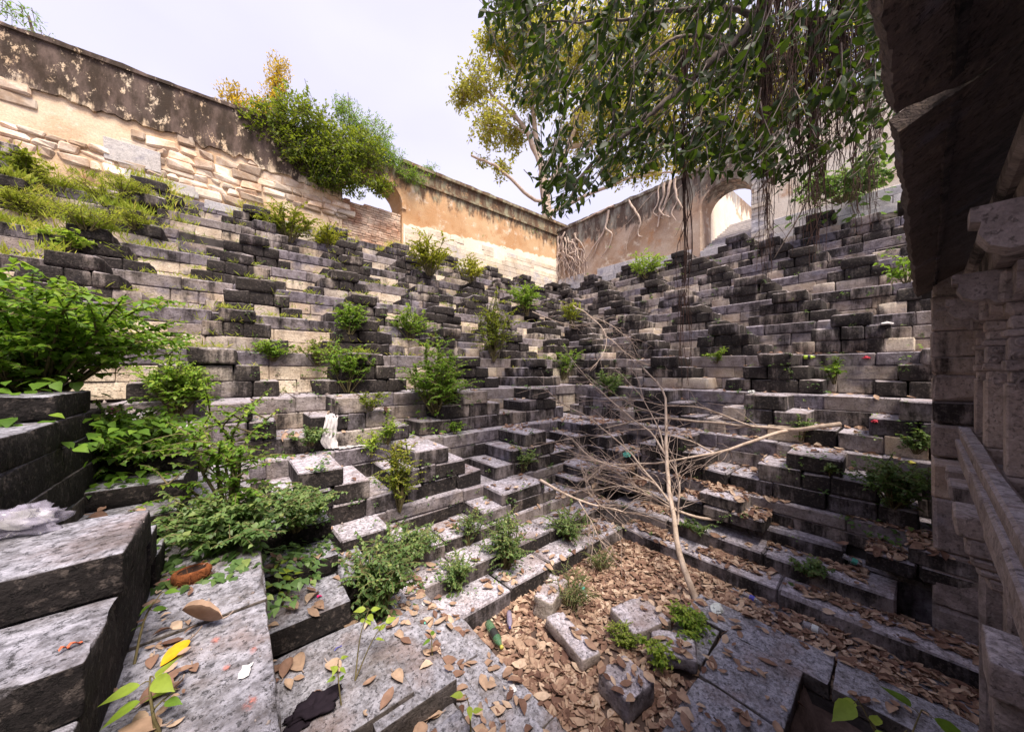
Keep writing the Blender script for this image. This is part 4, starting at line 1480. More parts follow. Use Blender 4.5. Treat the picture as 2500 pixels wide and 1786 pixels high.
wb = WL + .1
cloud_plant('dense green creeper bush draped over the top of the left wall', 'wall_bush', 'bush', (1.6, wb, 6.4),
            [((.7, wb, 6.75), (.75, .6, .55)), ((1.5, wb - .2, 7.15), (.95, .8, .75)), ((2.2, wb - .3, 6.5), (.9, .8, .8), -.05),
             ((2.5, wb - .35, 5.95), (.85, .5, .6), -.1), ((1.5, wb - .25, 6.3), (.8, .6, .6)), ((3.0, wb - .2, 7.0), (.9, .7, .7)), ((1.9, wb - .3, 5.75), (.5, .35, .45), -.12),
             ((3.55, wb - .35, 6.05), (.45, .4, .4), .05)], .10, 'leaf_bush', 'small', 430, hang=.4)
cloud_plant('bright feathery sapling tree growing behind the creeper bush', 'wall_tree', 'tree', (3.2, wb + .5, 6.6),
            [((3.0, wb + .4, 8.2), (.7, .6, .7)), ((3.7, wb + .3, 7.9), (.7, .6, .8)), ((4.1, wb, 7.2), (.8, .6, .6)), ((4.7, wb - .2, 6.85), (.7, .5, .35)), ((3.4, wb + .2, 7.3), (.8, .6, .6)), ((5.5, wb, 7.35), (.35, .3, .4), -.1), ((2.6, wb + .4, 8.5), (.3, .3, .5))],
              .09, 'leaf_bright', 'thin', 380, up=.3, bias=.1, hang=.1, hollow=.1,
            trunk_lines=[(spline([(3.2, wb + .5, 6.2), (3.3, wb + .4, 7.2), (3.6, wb + .4, 8.3)], 8), np.linspace(.05, .015, 8)), (spline([(3.2, wb + .5, 6.4), (2.9, wb + .4, 7.6), (2.8, wb + .4, 9.1)], 8), np.linspace(.04, .01, 8))])
cloud_plant('golden-leaved thin tree standing behind the left wall', 'yellow_tree', 'tree', (.6, wb + 1.6, 4.1),
            [((.95, wb + 1.6, 8.6), (.42, .4, 1.0)), ((1.05, wb + 1.6, 9.5), (.38, .35, .7)), ((-.05, wb + 1.5, 8.1), (.42, .4, .55)), ((.45, wb + 1.5, 8.0), (.5, .4, .55))],
            .075, 'leaf_yellow', 'small', 420, up=1.0, hang=-.3, hollow=.05,
            trunk_lines=[(spline([(.6, wb + 1.6, 4.1), (.75, wb + 1.6, 7), (1.0, wb + 1.6, 9.6)], 9), np.linspace(.07, .015, 9)), (spline([(.6, wb + 1.6, 6), (.2, wb + 1.6, 7.4), (-.1, wb + 1.5, 8.5)], 7), np.linspace(.04, .01, 7))])
cloud_plant('bare-twigged grey shrub left of the golden tree, behind the wall', 'dry_shrub', 'shrub', (-.5, wb + 1.2, 6.2),
            [((-.75, wb + 1.2, 7.6), (.4, .3, .5)), ((-.3, wb + 1.2, 7.5), (.5, .3, .5))], .06, 'leaf_dead', 'thin', 34, up=1.0, stem_mat='dead_twig', hollow=.05)
cloud_plant('sparse green treetop showing above the far left end of the wall', 'treetop', 'tree', (-3.6, wb + 2.5, 4.1),
            [((-4.0, wb + 2.2, 8.45), (.55, .4, .30)), ((-3.5, wb + 2.2, 8.1), (.5, .4, .28))], .10, 'leaf_bright', 'thin', 110, hollow=.05,
            trunk_lines=[(spline([(-3.6, wb + 2.5, 4.1), (-3.6, wb + 2.4, 6.8), (-3.8, wb + 2.2, 8.5)], 7), np.linspace(.08, .02, 7))])

# ------------------------------------------------------------------ peepal behind the corner
DP = 18.0
TB = Vector((13.7, 12.6, 4.05))
limbs = []


def limb(pts, r0, r1, n=14, wob=.12):
    limbs.append((spline([at(*p) for p in pts], n, wob, len(limbs) * 2.0), np.linspace(r0, r1, n)))


limbs.append((spline([TB, at(1338, 560, DP), at(1325, 420, DP)], 10, .08), np.linspace(.42, .26, 10)))
limb([(1325, 420, DP), (1290, 330, DP), (1240, 270, DP), (1170, 205, DP)], .22, .05)
limb([(1325, 420, DP), (1305, 300, DP), (1300, 200, DP - .5), (1320, 60, DP - .5)], .20, .05)
limb([(1330, 470, DP), (1385, 360, DP), (1430, 230, DP), (1500, 80, DP)], .24, .06)
limb([(1335, 500, DP), (1290, 478, DP - .3), (1240, 430, DP - .6), (1200, 400, DP - .8), (1152, 380, DP - 1)], .13, .07)
limb([(1385, 360, DP), (1500, 330, DP), (1640, 260, DP), (1800, 200, DP)], .16, .05)
limb([(1338, 520, DP), (1450, 470, DP), (1560, 430, DP + .5), (1680, 420, DP + 1)], .15, .05)
limb([(1290, 330, DP), (1240, 300, DP), (1190, 300, DP)], .08, .03)
limb([(1300, 250, DP), (1260, 180, DP), (1230, 110, DP)], .08, .03)
lob = []
for (px, py, rm) in ((1165, 205, 1.5), (1130, 235, .9), (1235, 140, 1.7), (1195, 300, 1.4), (1250, 330, 1.2), (1310, 210, 1.8), (1290, 80, 2.2), (1200, 95, 1.1), (1400, 130, 2.6), (1520, 90, 2.8), (1650, 120, 2.8),
                     (1800, 160, 2.8), (1480, 270, 2.2), (1600, 290, 2.2), (1740, 300, 2.2), (1880, 300, 2.2), (1500, 410, 1.3), (1590, 400, 1.5), (1690, 390, 1.4), (1790, 370, 1.2), (1225, 410, .7), (1400, 330, 1.4), (1950, 180, 2.6), (1180, 390, .4)):
    lob.append((at(px, py, DP + random.uniform(-1.2, 1.2)), (rm, rm, rm * .85), .22 if px > 1350 else .02))
cloud_plant('tall pale-limbed fig tree with yellowing leaves rising behind the corner of the walls', 'fig_tree', 'tree', TB, lob, .20, 'leaf_peepal', 'small', 62, stem_mat='bark_pale', trunk_lines=limbs, hollow=.05, hang=.5)
fig = bpy.data.objects['fig_tree']
# its roots creeping down the right-hand wall
XR = WR - .05


def on_wall(pts, n=12, w=.05, seed=0):
    c = [Vector((XR - random.uniform(.0, .03), y, z)) for y, z in pts]
    out = spline(c, n, w, seed)
    return [Vector((min(p.x, WR - .015), min(p.y, WL - .04), p.z)) for p in out]


roots = []
for k in range(34):
    y0 = random.uniform(9.8, 11.1)
    y1 = min(11.1, max(9.3, y0 + random.gauss(-.1, .45)))
    ztop_ = random.uniform(5.8, 6.9) - (11.1 - y0) * .25
    roots.append((on_wall([(y0, ztop_), ((y0 + y1) / 2 + random.gauss(0, .25), 5.6), (y1, random.uniform(4.25, 5.2))], 14, .14, k * 1.7), np.linspace(random.uniform(.03, .06), .014, 14)))
for (pts, r0) in (([(8.15, 6.95), (8.35, 6.2), (8.9, 5.6), (9.5, 4.95)], .055), ([(8.3, 6.3), (8.0, 5.8), (8.3, 5.2), (8.5, 4.95)], .04), ([(8.6, 5.9), (8.9, 5.3), (9.2, 5.0)], .03),
                  ([(7.2, 7.0), (6.95, 6.5), (6.7, 6.0), (6.85, 5.5), (6.6, 5.3)], .05), ([(6.9, 5.9), (7.2, 5.5), (7.3, 5.0)], .03),
                  ([(5.75, 7.05), (5.8, 6.5), (5.95, 6.1), (5.5, 5.7)], .055), ([(5.5, 7.05), (5.6, 6.5), (5.85, 6.1), (6.0, 5.5)], .06), ([(5.35, 7.05), (5.3, 6.4), (5.1, 5.95), (5.0, 5.8)], .05), ([(5.95, 7.05), (6.0, 6.4), (6.15, 6.1), (5.8, 5.75)], .03), ([(5.3, 6.2), (5.45, 5.8), (5.3, 5.5)], .03),
                  ([(7.9, 7.05), (8.6, 7.05), (9.6, 7.0)], .05), ([(6.2, 6.9), (7.0, 6.3), (8.2, 5.6)], .015), ([(5.0, 6.8), (6.2, 5.9), (7.5, 5.1)], .012)):
    roots.append((on_wall(pts, 14, .06, r0 * 99), np.linspace(r0, r0 * .45, 14)))
for k, ln in enumerate(roots):
    tubes('creeping_root', [ln], 'bark_pale', fig, 6)

# ------------------------------------------------------------------ banyan hanging in from the upper right
ban = thing('banyan_tree', 'overhanging banyan boughs with dark oval leaves and hanging aerial roots', 'tree', (4.2, 1.2, 4.0))
bl = []


def bough(pts, r0, r1, n=16, wob=.05):
    p = spline([at(*q) for q in pts], n, wob, len(bl) * 1.3)
    bl.append((p, np.linspace(r0, r1, n)))
    tubes('bough', [bl[-1]], 'bark', ban, 7)


bough([(2300, -260, 3.6), (2050, -120, 3.5), (1870, 10, 3.4), (1780, 110, 3.4), (1680, 195, 3.4), (1590, 280, 3.4), (1480, 370, 3.5), (1390, 460, 3.5)], .065, .012, 22)
bough([(1850, 30, 3.4), (1740, 25, 3.5), (1600, 30, 3.6), (1480, 45, 3.7), (1330, 60, 3.8)], .03, .008)
bough([(1780, 110, 3.4), (1700, 80, 3.3), (1620, 110, 3.2), (1540, 170, 3.2)], .022, .008)
bough([(1680, 195, 3.4), (1600, 180, 3.6), (1500, 200, 3.8), (1400, 280, 3.9)], .022, .007)
bough([(2280, -150, 4.2), (2150, 60, 4.2), (2050, 230, 4.3), (1960, 330, 4.4), (1850, 470, 4.5)], .035, .01)
bough([(2260, 60, 4.6), (2130, 230, 4.6), (2040, 360, 4.6), (1950, 520, 4.6), (1890, 630, 4.6)], .02, .006)
bough([(2000, -150, 3.0), (1850, -60, 3.2), (1640, -40, 3.4), (1400, -30, 3.6), (1210, 20, 3.7)], .04, .01)
bough([(2060, 130, 3.9), (1900, 200, 4.0), (1780, 240, 4.0), (1640, 330, 4.1), (1560, 400, 4.1)], .022, .007)
poly = [(1180, -260), (1172, 60), (1215, 140), (1250, 240), (1310, 320), (1300, 420), (1330, 560), (1385, 530), (1450, 470), (1560, 425), (1640, 420), (1700, 450), (1800, 430), (1880, 455), (1950, 540), (2020, 490), (2090, 440), (2200, 410), (2175, 0), (2175, -260)]


def inside(x, y):
    c = False
    j = len(poly) - 1
    for i in range(len(poly)):
        xi, yi = poly[i]; xj, yj = poly[j]
        if (yi > y) != (yj > y) and x < (xj - xi) * (y - yi) / (yj - yi) + xi:
            c = not c
        j = i
    return c


P, D, N, SZ, VR, tw = [], [], [], [], [], []
nt = 0
right_ax = Vector((S, -C, 0))
while nt < 1750:
    px, py = random.uniform(1160, 2210), random.uniform(-260, 570)
    if not inside(px, py):
        continue
    hole = noise.noise(Vector((px / 120, py / 120, 3.0)))
    if hole > .10 and px < 2050 and random.random() < .92:
        continue
    if px > 1880 and py > 300 and random.random() < .6:
        continue
    d = random.uniform(2.7, 5.0)
    tip = at(px, py, d)
    ln = random.uniform(.18, .42) * d / 3.6
    dr = (-right_ax * random.uniform(.1, .9) + Vector((0, 0, -random.uniform(.2, 1.1))) + Vector((random.gauss(0, .35), random.gauss(0, .35), 0))).normalized()
    st = tip - dr * ln
    st2 = st - (dr + Vector((0, 0, -.5))).normalized() * ln * .9
    pts = spline([st2, st, tip], 6, .02, nt)
    tw.append((pts, np.linspace(.006, .0025, 6)))
    nl = random.randint(6, 11)
    for q in range(nl):
        t_ = .15 + .85 * (q + random.random() * .5) / nl
        x = t_ * 5
        i = min(int(x), 4)
        p = pts[i].lerp(pts[i + 1], x - i)
        a = random.uniform(0, 6.28)
        sdv = Vector((math.cos(a), math.sin(a), random.gauss(-.35, .35)))
        dd = (dr * .7 + sdv * .9).normalized()
        P.append(p); D.append(dd)
        N.append(Vector((random.gauss(0, .7), random.gauss(0, .7), random.gauss(.6, .5))))
        SZ.append(random.uniform(.06, .125))
        VR.append(random.gauss(.45, .22) + (.25 if random.random() < .12 else 0))
    nt += 1
tubes('twig', tw, 'bark', ban, 4)
leaves('foliage', [tuple(p) for p in P], [tuple(p) for p in D], [tuple(p) for p in N], SZ, 'oval', 'leaf_banyan', ban, np.array(VR))


def root_bundle(px, y0, y1, n, spread, d, rr=.0052, fray=.25):
    L_ = []
    n = int(n * 1.5)
    spread *= .8
    for k in range(n):
        a = random.gauss(0, spread * .45)
        e = y0 + (y1 - y0) * (random.uniform(.55, 1.0) if k else 1.0)
        dd = d + random.gauss(0, .08)
        c, m = [], 7
        for q in range(m):
            f = q / (m - 1)
            c.append(at(px + a * (.7 + fray * f) + random.gauss(0, 4 + 5 * f), y0 - 20 + (e - y0 + 20) * f, dd))
        L_.append((spline(c, 20, .015, k * 1.1 + px), np.linspace(rr * random.uniform(.8, 1.8), rr * .45, 20)))
        main_ = L_[-1][0]
        if random.random() < .7:
            for q in range(3):
                i = random.randint(9, 17)
                p = main_[i]
                e2 = p + Vector((random.gauss(0, .05), random.gauss(0, .05), -random.uniform(.08, .25)))
                L_.append((spline([p, p.lerp(e2, .4) + Vector((random.gauss(0, .02), random.gauss(0, .02), 0)), e2], 6, .01, q), np.linspace(rr * .5, rr * .25, 6)))
    tubes('aerial_root', L_, 'root', ban, 3, False)


root_bundle(1672, 140, 940, 9, 14, 3.4)
root_bundle(1868, -60, 690, 30, 36, 3.2)
root_bundle(1985, 60, 650, 26, 38, 3.3)
root_bundle(1935, 20, 620, 12, 22, 3.4)
root_bundle(2050, -60, 520, 16, 40, 3.6)
root_bundle(2125, 0, 560, 24, 46, 4.2)
root_bundle(2085, 330, 590, 6, 40, 4.4)
root_bundle(1905, -60, 320, 18, 70, 3.0)
root_bundle(2070, -60, 330, 40, 90, 3.3)
root_bundle(1700, -40, 420, 6, 30, 3.3)

# leafy vine by the eave
shrub('thin vine with bright leaves hanging in front of the right flight by the eave', at(2215, 690, 4.6), .55, .35, 8, .09, 'leaf_bright', 'heart', .7, cat='vine', name='vine', bias=.15, droop=.5)
# ------------------------------------------------------------------ fallen dead branches
def dead_branch(label, main, subs, ntw, r0, box, seed=0):
    """main and subs: control points (px, py, depth); fine twigs fan out from the subs"""
    random.seed(100 + seed)
    pm = spline([at(*q) for q in main], 22, .03, seed)
    t = thing('fallen_branch', label, 'branch', pm[0], 0, 'dead branches thrown into the pit')
    tubes('limb', [(pm, np.linspace(r0, r0 * .35, 22))], 'bark_pale', t, 8)
    lines = []
    for sb, r1 in subs:
        ps = spline([at(*q) for q in sb], 16, .04, seed + len(lines))
        tubes('limb', [(ps, np.linspace(r1, r1 * .25, 16))], 'bark_pale', t, 6)
        lines.append(ps)
    tw_ = []
    for k in range(ntw):
        src = random.choice(lines + [pm[8:]])
        i = random.randint(2, len(src) - 2)
        p = src[i]
        ax = (src[min(i + 1, len(src) - 1)] - src[i - 1]).normalized()
        ln = random.uniform(.2, .75)
        dv = (ax + Vector((random.gauss(0, .5), random.gauss(0, .5), random.gauss(0, .45)))).normalized()
        e = p + dv * ln
        zf = drop(e.x, e.y, e.z + 1.0)[0]
        if e.z < zf + .02:
            e.z = zf + .02
        m_ = p.lerp(e, .5) + Vector((random.gauss(0, .06), random.gauss(0, .06), random.gauss(0, .06)))
        ps = spline([p, m_, e], 7, .02, k)
        tw_.append((ps, np.linspace(.0055, .0018, 7)))
        for q in range(2):
            if random.random() < .6:
                p2 = ps[random.randint(2, 5)]
                e2 = p2 + (dv + Vector((random.gauss(0, .7), random.gauss(0, .7), random.gauss(0, .6)))).normalized() * ln * random.uniform(.25, .5)
                tw_.append((spline([p2, p2.lerp(e2, .5) + Vector((random.gauss(0, .02), random.gauss(0, .02), .02)), e2], 5, .015, q), np.linspace(.0035, .0014, 5)))
    tubes('twig', tw_, 'dead_twig', t, 4)
    return t


dead_branch('pale bare branch standing up from the leaf litter, forking high', [(1702, 1470, 3.42), (1668, 1380, 3.6), (1650, 1290, 3.85), (1634, 1200, 4.15), (1628, 1110, 4.5), (1626, 1030, 4.8), (1618, 950, 5.1), (1570, 900, 5.3)],
            [([(1640, 1235, 4.05), (1600, 1180, 4.2), (1530, 1100, 4.5), (1440, 1020, 4.8), (1345, 975, 5.0)], .018),
             ([(1628, 1110, 4.5), (1590, 1060, 4.7), (1520, 1000, 4.9), (1450, 940, 5.1), (1390, 870, 5.3)], .016),
             ([(1628, 1120, 4.5), (1610, 1050, 4.7), (1560, 960, 5.0), (1500, 900, 5.3)], .013),
             ([(1648, 1280, 3.9), (1660, 1190, 4.1), (1640, 1120, 4.4)], .012),
             ([(1600, 1180, 4.2), (1540, 1150, 4.4), (1460, 1120, 4.5), (1380, 1060, 4.8)], .012)], 62, .036, None, 1)
dead_branch('pale forked dead branch lying across the right flight, cut end towards the pavilion', [(2055, 1035, 4.2), (1990, 1042, 4.3), (1925, 1050, 4.45), (1840, 1042, 4.7), (1740, 1032, 4.95), (1600, 1020, 5.2), (1480, 1045, 5.2)],
            [([(1925, 1052, 4.45), (1850, 1072, 4.5), (1750, 1105, 4.6), (1640, 1125, 4.7), (1520, 1135, 4.8), (1420, 1120, 4.9)], .026),
             ([(1840, 1042, 4.7), (1720, 1000, 5.0), (1600, 985, 5.3), (1480, 970, 5.5)], .012),
             ([(1750, 1105, 4.6), (1640, 1060, 4.9), (1540, 1050, 5.1), (1440, 1070, 5.1)], .012),
             ([(1640, 1020, 5.1), (1540, 985, 5.4), (1450, 930, 5.6)], .01)], 62, .032, None, 2)
dead_branch('pale dead branch with a sawn end lying low behind the kerb steps', [(1792, 1264, 4.22), (1730, 1266, 4.25), (1660, 1248, 4.35), (1590, 1215, 4.5), (1520, 1185, 4.65), (1450, 1160, 4.8)],
            [([(1590, 1215, 4.5), (1520, 1160, 4.7), (1450, 1120, 4.9), (1390, 1110, 5.0)], .012),
             ([(1660, 1248, 4.35), (1560, 1190, 4.5), (1470, 1190, 4.6), (1400, 1200, 4.6)], .010)], 44, .022, None, 3)
dead_branch('crooked pale branch resting on the far ends of the kerb steps', [(1318, 1172, 4.7), (1362, 1195, 4.5), (1410, 1220, 4.35), (1470, 1236, 4.25), (1530, 1252, 4.15)],
            [([(1410, 1220, 4.35), (1440, 1270, 4.15), (1465, 1320, 4.0), (1490, 1340, 3.95)], .008),
             ([(1470, 1236, 4.25), (1430, 1180, 4.5), (1480, 1130, 4.7)], .008)], 40, .022, None, 4)
dead_branch('thin grey hanging branch in the upper corner of the flights', [(1400, 745, 8.6), (1440, 770, 8.2), (1480, 820, 7.8), (1470, 870, 7.5), (1440, 905, 7.2)],
            [([(1440, 770, 8.2), (1500, 800, 7.9), (1560, 850, 7.5)], .012), ([(1480, 820, 7.8), (1540, 870, 7.4), (1600, 900, 7.2)], .012), ([(1300, 760, 8.8), (1380, 790, 8.4), (1460, 800, 8.0)], .01)], 60, .012, None, 5)
random.seed(55)
rs = np.random.default_rng(55)

# ------------------------------------------------------------------ dead leaves
def litter_shape():
    us, ws = [.0, .25, .55, .8, 1], [0, .36, .46, .3, 0]
    cx, cf = random.uniform(-.5, .7), random.uniform(.1, .9)
    v, f, mid, lf, rt = [], [], [], {}, {}
    for k, (u, w) in enumerate(zip(us, ws)):
        z = cx * (u - .5) ** 2
        mid.append(len(v)); v.append((u - .5, 0, z))
        if w:
            w1, w2 = w * .55 * random.uniform(.8, 1.15), w * .55 * random.uniform(.8, 1.15)
            lf[k] = len(v); v.append((u - .5, w1, z + cf * w1))
            rt[k] = len(v); v.append((u - .5, -w2, z + cf * w2 * random.uniform(.2, 1)))
    n = len(us)
    for k in range(n - 1):
        a, b = k, k + 1
        if a not in lf: f += [(mid[a], mid[b], lf[b]), (mid[a], rt[b], mid[b])]
        elif b not in lf: f += [(mid[a], mid[b], lf[a]), (mid[a], rt[a], mid[b])]
        else: f += [(mid[a], mid[b], lf[b]), (mid[a], lf[b], lf[a]), (mid[a], rt[b], mid[b]), (mid[a], rt[a], rt[b])]
    return np.array(v), np.array(f)


LT = [litter_shape() for k in range(14)]
spots = []


def scatter(n, x0, x1, y0, y1, zmax, keep=None, zmin=-9):
    for k in range(n):
        x, y = random.uniform(x0, x1), random.uniform(y0, y1)
        z, nr = drop(x, y, zmax)
        if nr.z < .6 or z < zmin:
            continue
        if keep and random.random() > keep(x, y, z):
            continue
        spots.append((x, y, z, nr))


clump = lambda x, y, k=1.3: max(0, min(1, .55 + 1.5 * noise.noise(Vector((x * k, y * k, 9)))))


def keep_floor(x, y, z):
    if z > -2.33:
        return .10 * clump(x, y, 3)
    return .35 + .65 * clump(x, y, 1.6)


scatter(13500, 1.3, 4.25, -.6, 2.62, -1.9, keep_floor)
def keep_kerb(x, y, z):
    for f0, zz in ((4.22, -2.23), (4.57, -2.06), (4.93, -1.90)):
        if abs(z - zz) < .04:
            return (.05 if x < f0 + .13 else .9) * clump(x, y, 2)
    return .8 * clump(x, y, 2)


scatter(5600, 4.15, 5.2, -.5, 3.2, -1.5, keep_kerb)
scatter(1600, 5.1, 6.6, -.5, 4.3, -.7, lambda x, y, z: .6 * clump(x, y, 2))
scatter(1400, 1.2, 5.0, 2.55, 3.7, -1.0, lambda x, y, z: .24 * clump(x, y, 2))
scatter(1200, .1, 6.0, 3.6, 5.3, -.3, lambda x, y, z: .30 * clump(x, y, 3))
scatter(1300, 3.6, 6.4, 2.6, 4.8, -.9, lambda x, y, z: .7 * clump(x, y, 2))
scatter(900, .1, 1.4, .5, 3.2, -1.2, lambda x, y, z: .35 * clump(x, y, 3) if z > -1.95 else .8)
scatter(160, -.29, -.12, .8, 2.2, -.95, lambda x, y, z: .5 * clump(x, y, 3))
scatter(700, 6.4, 8, -.5, 5, .4, lambda x, y, z: .4 * clump(x, y, 3))
scatter(60, -1.1, -.3, 2.0, 4, .2, lambda x, y, z: .3)
scatter(500, 2.9, 3.45, -.6, .5, -2.35, lambda x, y, z: .9)


def leaf_frame(nr, lift):
    a = random.uniform(0, 6.28)
    tl = Vector((random.gauss(0, .22), random.gauss(0, .22), 0))
    n = (nr + tl).normalized()
    d = Vector((math.cos(a), math.sin(a), 0))
    d = (d - n * d.dot(n)).normalized()
    return d, n.cross(d), n


DSC = []
for (x, y, z, nr) in spots:
    DSC.append((depth(Vector((x, y, z))) + random.uniform(0, .4), x, y, z, nr))
DSC.sort(key=lambda q: q[0])
near_idx = set(i for i, q in enumerate(DSC) if q[0] > 1.0)
indiv = []
for i, q in enumerate(DSC):
    if len(indiv) < 280 and (q[3] < -2.25 or random.random() < .35) and q[1] > .9:
        indiv.append(i)
iset = set(indiv)
Vs, Fs, Av, off = [], [], [], 0
LMESH = {}
for k in range(14):
    me = bpy.data.meshes.new('dead_leaf')
    me.from_pydata(LT[k][0].tolist(), [], LT[k][1].tolist())
    a = me.attributes.new('var', 'FLOAT', 'POINT')
    a.data.foreach_set('value', [(.2 + .06 * k) % 1.0] * len(LT[k][0]))
    me.materials.append(M['leaf_dead'])
    LMESH[k] = me
for i, (dd, x, y, z, nr) in enumerate(DSC):
    k = random.randrange(14)
    sz = min(.13, random.lognormvariate(math.log(.078), .32)) * (.5 if dd < 1.9 and z > -1.2 else 1)
    d, sd, n = leaf_frame(nr, 0)
    c = Vector((x, y, z + random.uniform(.004, .022)))
    if i in iset:
        o = bpy.data.objects.new('dead_leaf', LMESH[k])
        m4 = Matrix((( d.x * sz, sd.x * sz, n.x * sz, c.x), (d.y * sz, sd.y * sz, n.y * sz, c.y), (d.z * sz, sd.z * sz, n.z * sz, c.z), (0, 0, 0, 1)))
        o.matrix_world = m4
        link(o)
        tag(o, 'dry tan leaf among the fallen leaves at the bottom of the pit', 'leaf', 'fallen leaves at the bottom of the pit')
    else:
        tv, tf = LT[k]
        B = np.array((tuple(d), tuple(sd), tuple(n)))
        Vs.append(tv @ B * sz + np.array(c))
        Fs.append(tf + off)
        off += len(tv)
        Av.append(np.full(len(tv), np.clip(random.betavariate(1.5, 1.5) * (1 if random.random() < .85 else .3), 0, 1)))
lo = mesh_np('leaf_litter', np.concatenate(Vs), np.concatenate(Fs), M['leaf_dead'], None, False, {'var': np.concatenate(Av)})
lo['kind'] = 'stuff'


def big_leaf(name, label, c, d, n, size, mat, var=.5, curl=.2, fold=.15, wid=.5, stalk=.35, shape='oval', cat='leaf', group=None):
    c, d, n = Vector(c), Vector(d).normalized(), Vector(n)
    t = thing(name, label, cat, c, 0, group)
    leaves('blade', [tuple(c)], [tuple(d)], [tuple(n)], [size], leaf_tpl(wid, shape + '_hi', fold, curl), mat, t, np.array([var]))
    if stalk:
        tubes('stalk', [([c - d * size * stalk + Vector((0, 0, .01)), c - d * size * stalk * .5, c + d * size * .02], (.0022, .0025, .003))], 'dead_twig' if mat != 'leaf_bright' else 'green_stem', t, 5)
    return t


L1 = -1.0
p1, p2 = atz(392, 1620, L1 + .012), atz(462, 1560, L1 + .02)
big_leaf('yellow_leaf', 'large golden-yellow fallen leaf on the near ledge slab', p2, p1 - p2, (.1, 0, 1), (p1 - p2).length * 1.02, 'leaf_gold', .5, .08, .12, .56, .5)
p1, p2 = atz(478, 1540, L1 + .02), atz(545, 1508, L1 + .03)
big_leaf('brown_leaf', 'curled pale brown dead leaf above the yellow leaf', p2, p1 - p2, (.3, .2, 1), .105, 'leaf_dead', .55, -.9, 1.3, .62, .3)
for (px, py, var, lab, sz) in ((445, 1660, .6, 'torn brown leaf right of the yellow leaf tip', .09), (425, 1665, .3, 'dark reddish leaf beside the torn brown leaf', .10), (340, 1720, .15, 'dark purple-brown leaf against the foot of the near stair', .12),
                               (395, 1770, .7, 'long folded brown leaf under the bright green sapling', .16), (470, 1622, .35, 'small russet leaf under the yellow leaf', .07), (375, 1600, .35, 'crumpled leaf scraps at the foot of the stair wall', .09)):
    q = atz(px, py, L1 + .012)
    a = random.uniform(0, 6.28)
    big_leaf('brown_leaf', lab, q, (math.cos(a), math.sin(a), .05), (random.gauss(0, .2), random.gauss(0, .2), 1), sz * .6, 'leaf_dead', var * .7, random.uniform(-.4, .3), random.uniform(.1, .6), .6, .25)
for (px, py, var, lab, sz) in ((750, 1475, .8, 'pale tan leaf on the lower step below the pale plant', .12), (718, 1412, .75, 'pale tan leaf on the step under the shrub mound', .10), (772, 1480, .45, 'brown curled leaf on the lower step edge', .09), (700, 1490, .7, 'long thin tan leaf leaning on the step riser', .11),
                               (738, 1640, .6, 'big curled brown leaf beside the dark cloth', .14), (800, 1620, .75, 'flat tan leaf on the sunken slab', .13), (690, 1660, .25, 'dark brown leaf under the sunken step', .11), (960, 1645, .7, 'torn tan leaf on the big near slab', .10),
                               (1075, 1745, .6, 'brown leaf wedged beside the near slab corner', .12), (1040, 1770, .5, 'brown leaf below the near slab corner', .11)):
    q = hit(px, py) + Vector((0, 0, .012))
    a = random.uniform(0, 6.28)
    big_leaf('brown_leaf', lab, q, (math.cos(a), math.sin(a), .05), (random.gauss(0, .25), random.gauss(0, .25), 1), sz, 'leaf_dead', var, random.uniform(-.4, .3), random.uniform(.2, .7), .6, .25)


# ------------------------------------------------------------------ saplings close to the viewer, every leaf a part
def sapling(label, base, stems, mat='leaf_bright', shape='heart', wid=.5):
    """stems: list of (tip, [(t, leaf length, colour)])"""
    base = Vector(base)
    t = thing('sapling', label, 'sapling', base, 0, 'saplings near the viewer')
    lines = []
    for tip, lv in stems:
        tip = Vector(tip)
        md = base.lerp(tip, .55) + Vector((random.gauss(0, .012), random.gauss(0, .012), .02))
        pts = spline([base, md, tip], 8, .006, tip.x * 9)
        lines.append((pts, np.linspace(.0045, .002, 8)))
        for (tt, sz, var) in lv:
            x = tt * 7
            i = min(int(x), 6)
            p = pts[i].lerp(pts[i + 1], x - i)
            a = random.uniform(0, 6.28)
            d = Vector((math.cos(a), math.sin(a), random.uniform(-.35, .25))).normalized()
            q = p + d * sz * .25
            lines.append(([p, p.lerp(q, .5) + Vector((0, 0, .004)), q], (.0018, .0015, .0013)))
            n = Vector((random.gauss(0, .25), random.gauss(0, .25), 1)) - Vector((C, S, 0)) * .25
            leaves('leaf', [tuple(q)], [tuple(d)], [tuple(n)], [sz], leaf_tpl(wid, shape + '_hi', .12, .22), mat, t, np.array([var]))
    tubes('stem', lines, 'green_stem', t, 5)
    return t


b0 = atz(385, 1790, L1)
sapling('bright green sapling at the bottom edge on the near ledge', b0, [(b0 + Vector((-.02, .06, .13)), [(.5, .075, .75), (.7, .08, .95), (.85, .075, .85), (1, .08, .9)]), (b0 + Vector((.03, .03, .08)), [(.7, .05, .6), (1, .055, .8)])])
b0 = atz(330, 1620, L1)
sapling('thin dark-stemmed seedling on the ledge by the stair wall', b0, [(b0 + Vector((.05, .10, .17)), [(.4, .04, .3), (.6, .045, .25), (.8, .045, .35), (1, .05, .4)])])
b0 = hit(690, 1480)
sapling('pale-leaved sapling against the step beside the ledge', b0, [(b0 + Vector((-.02, .0, .30)), [(.3, .06, .9), (.45, .08, 1), (.55, .08, .9), (.7, .08, 1), (.8, .07, .95), (.9, .06, .9), (1, .05, 1)]), (b0 + Vector((.05, -.02, .2)), [(.5, .06, .9), (.75, .07, 1), (1, .06, .9)])])
b0 = hit(868, 1660)
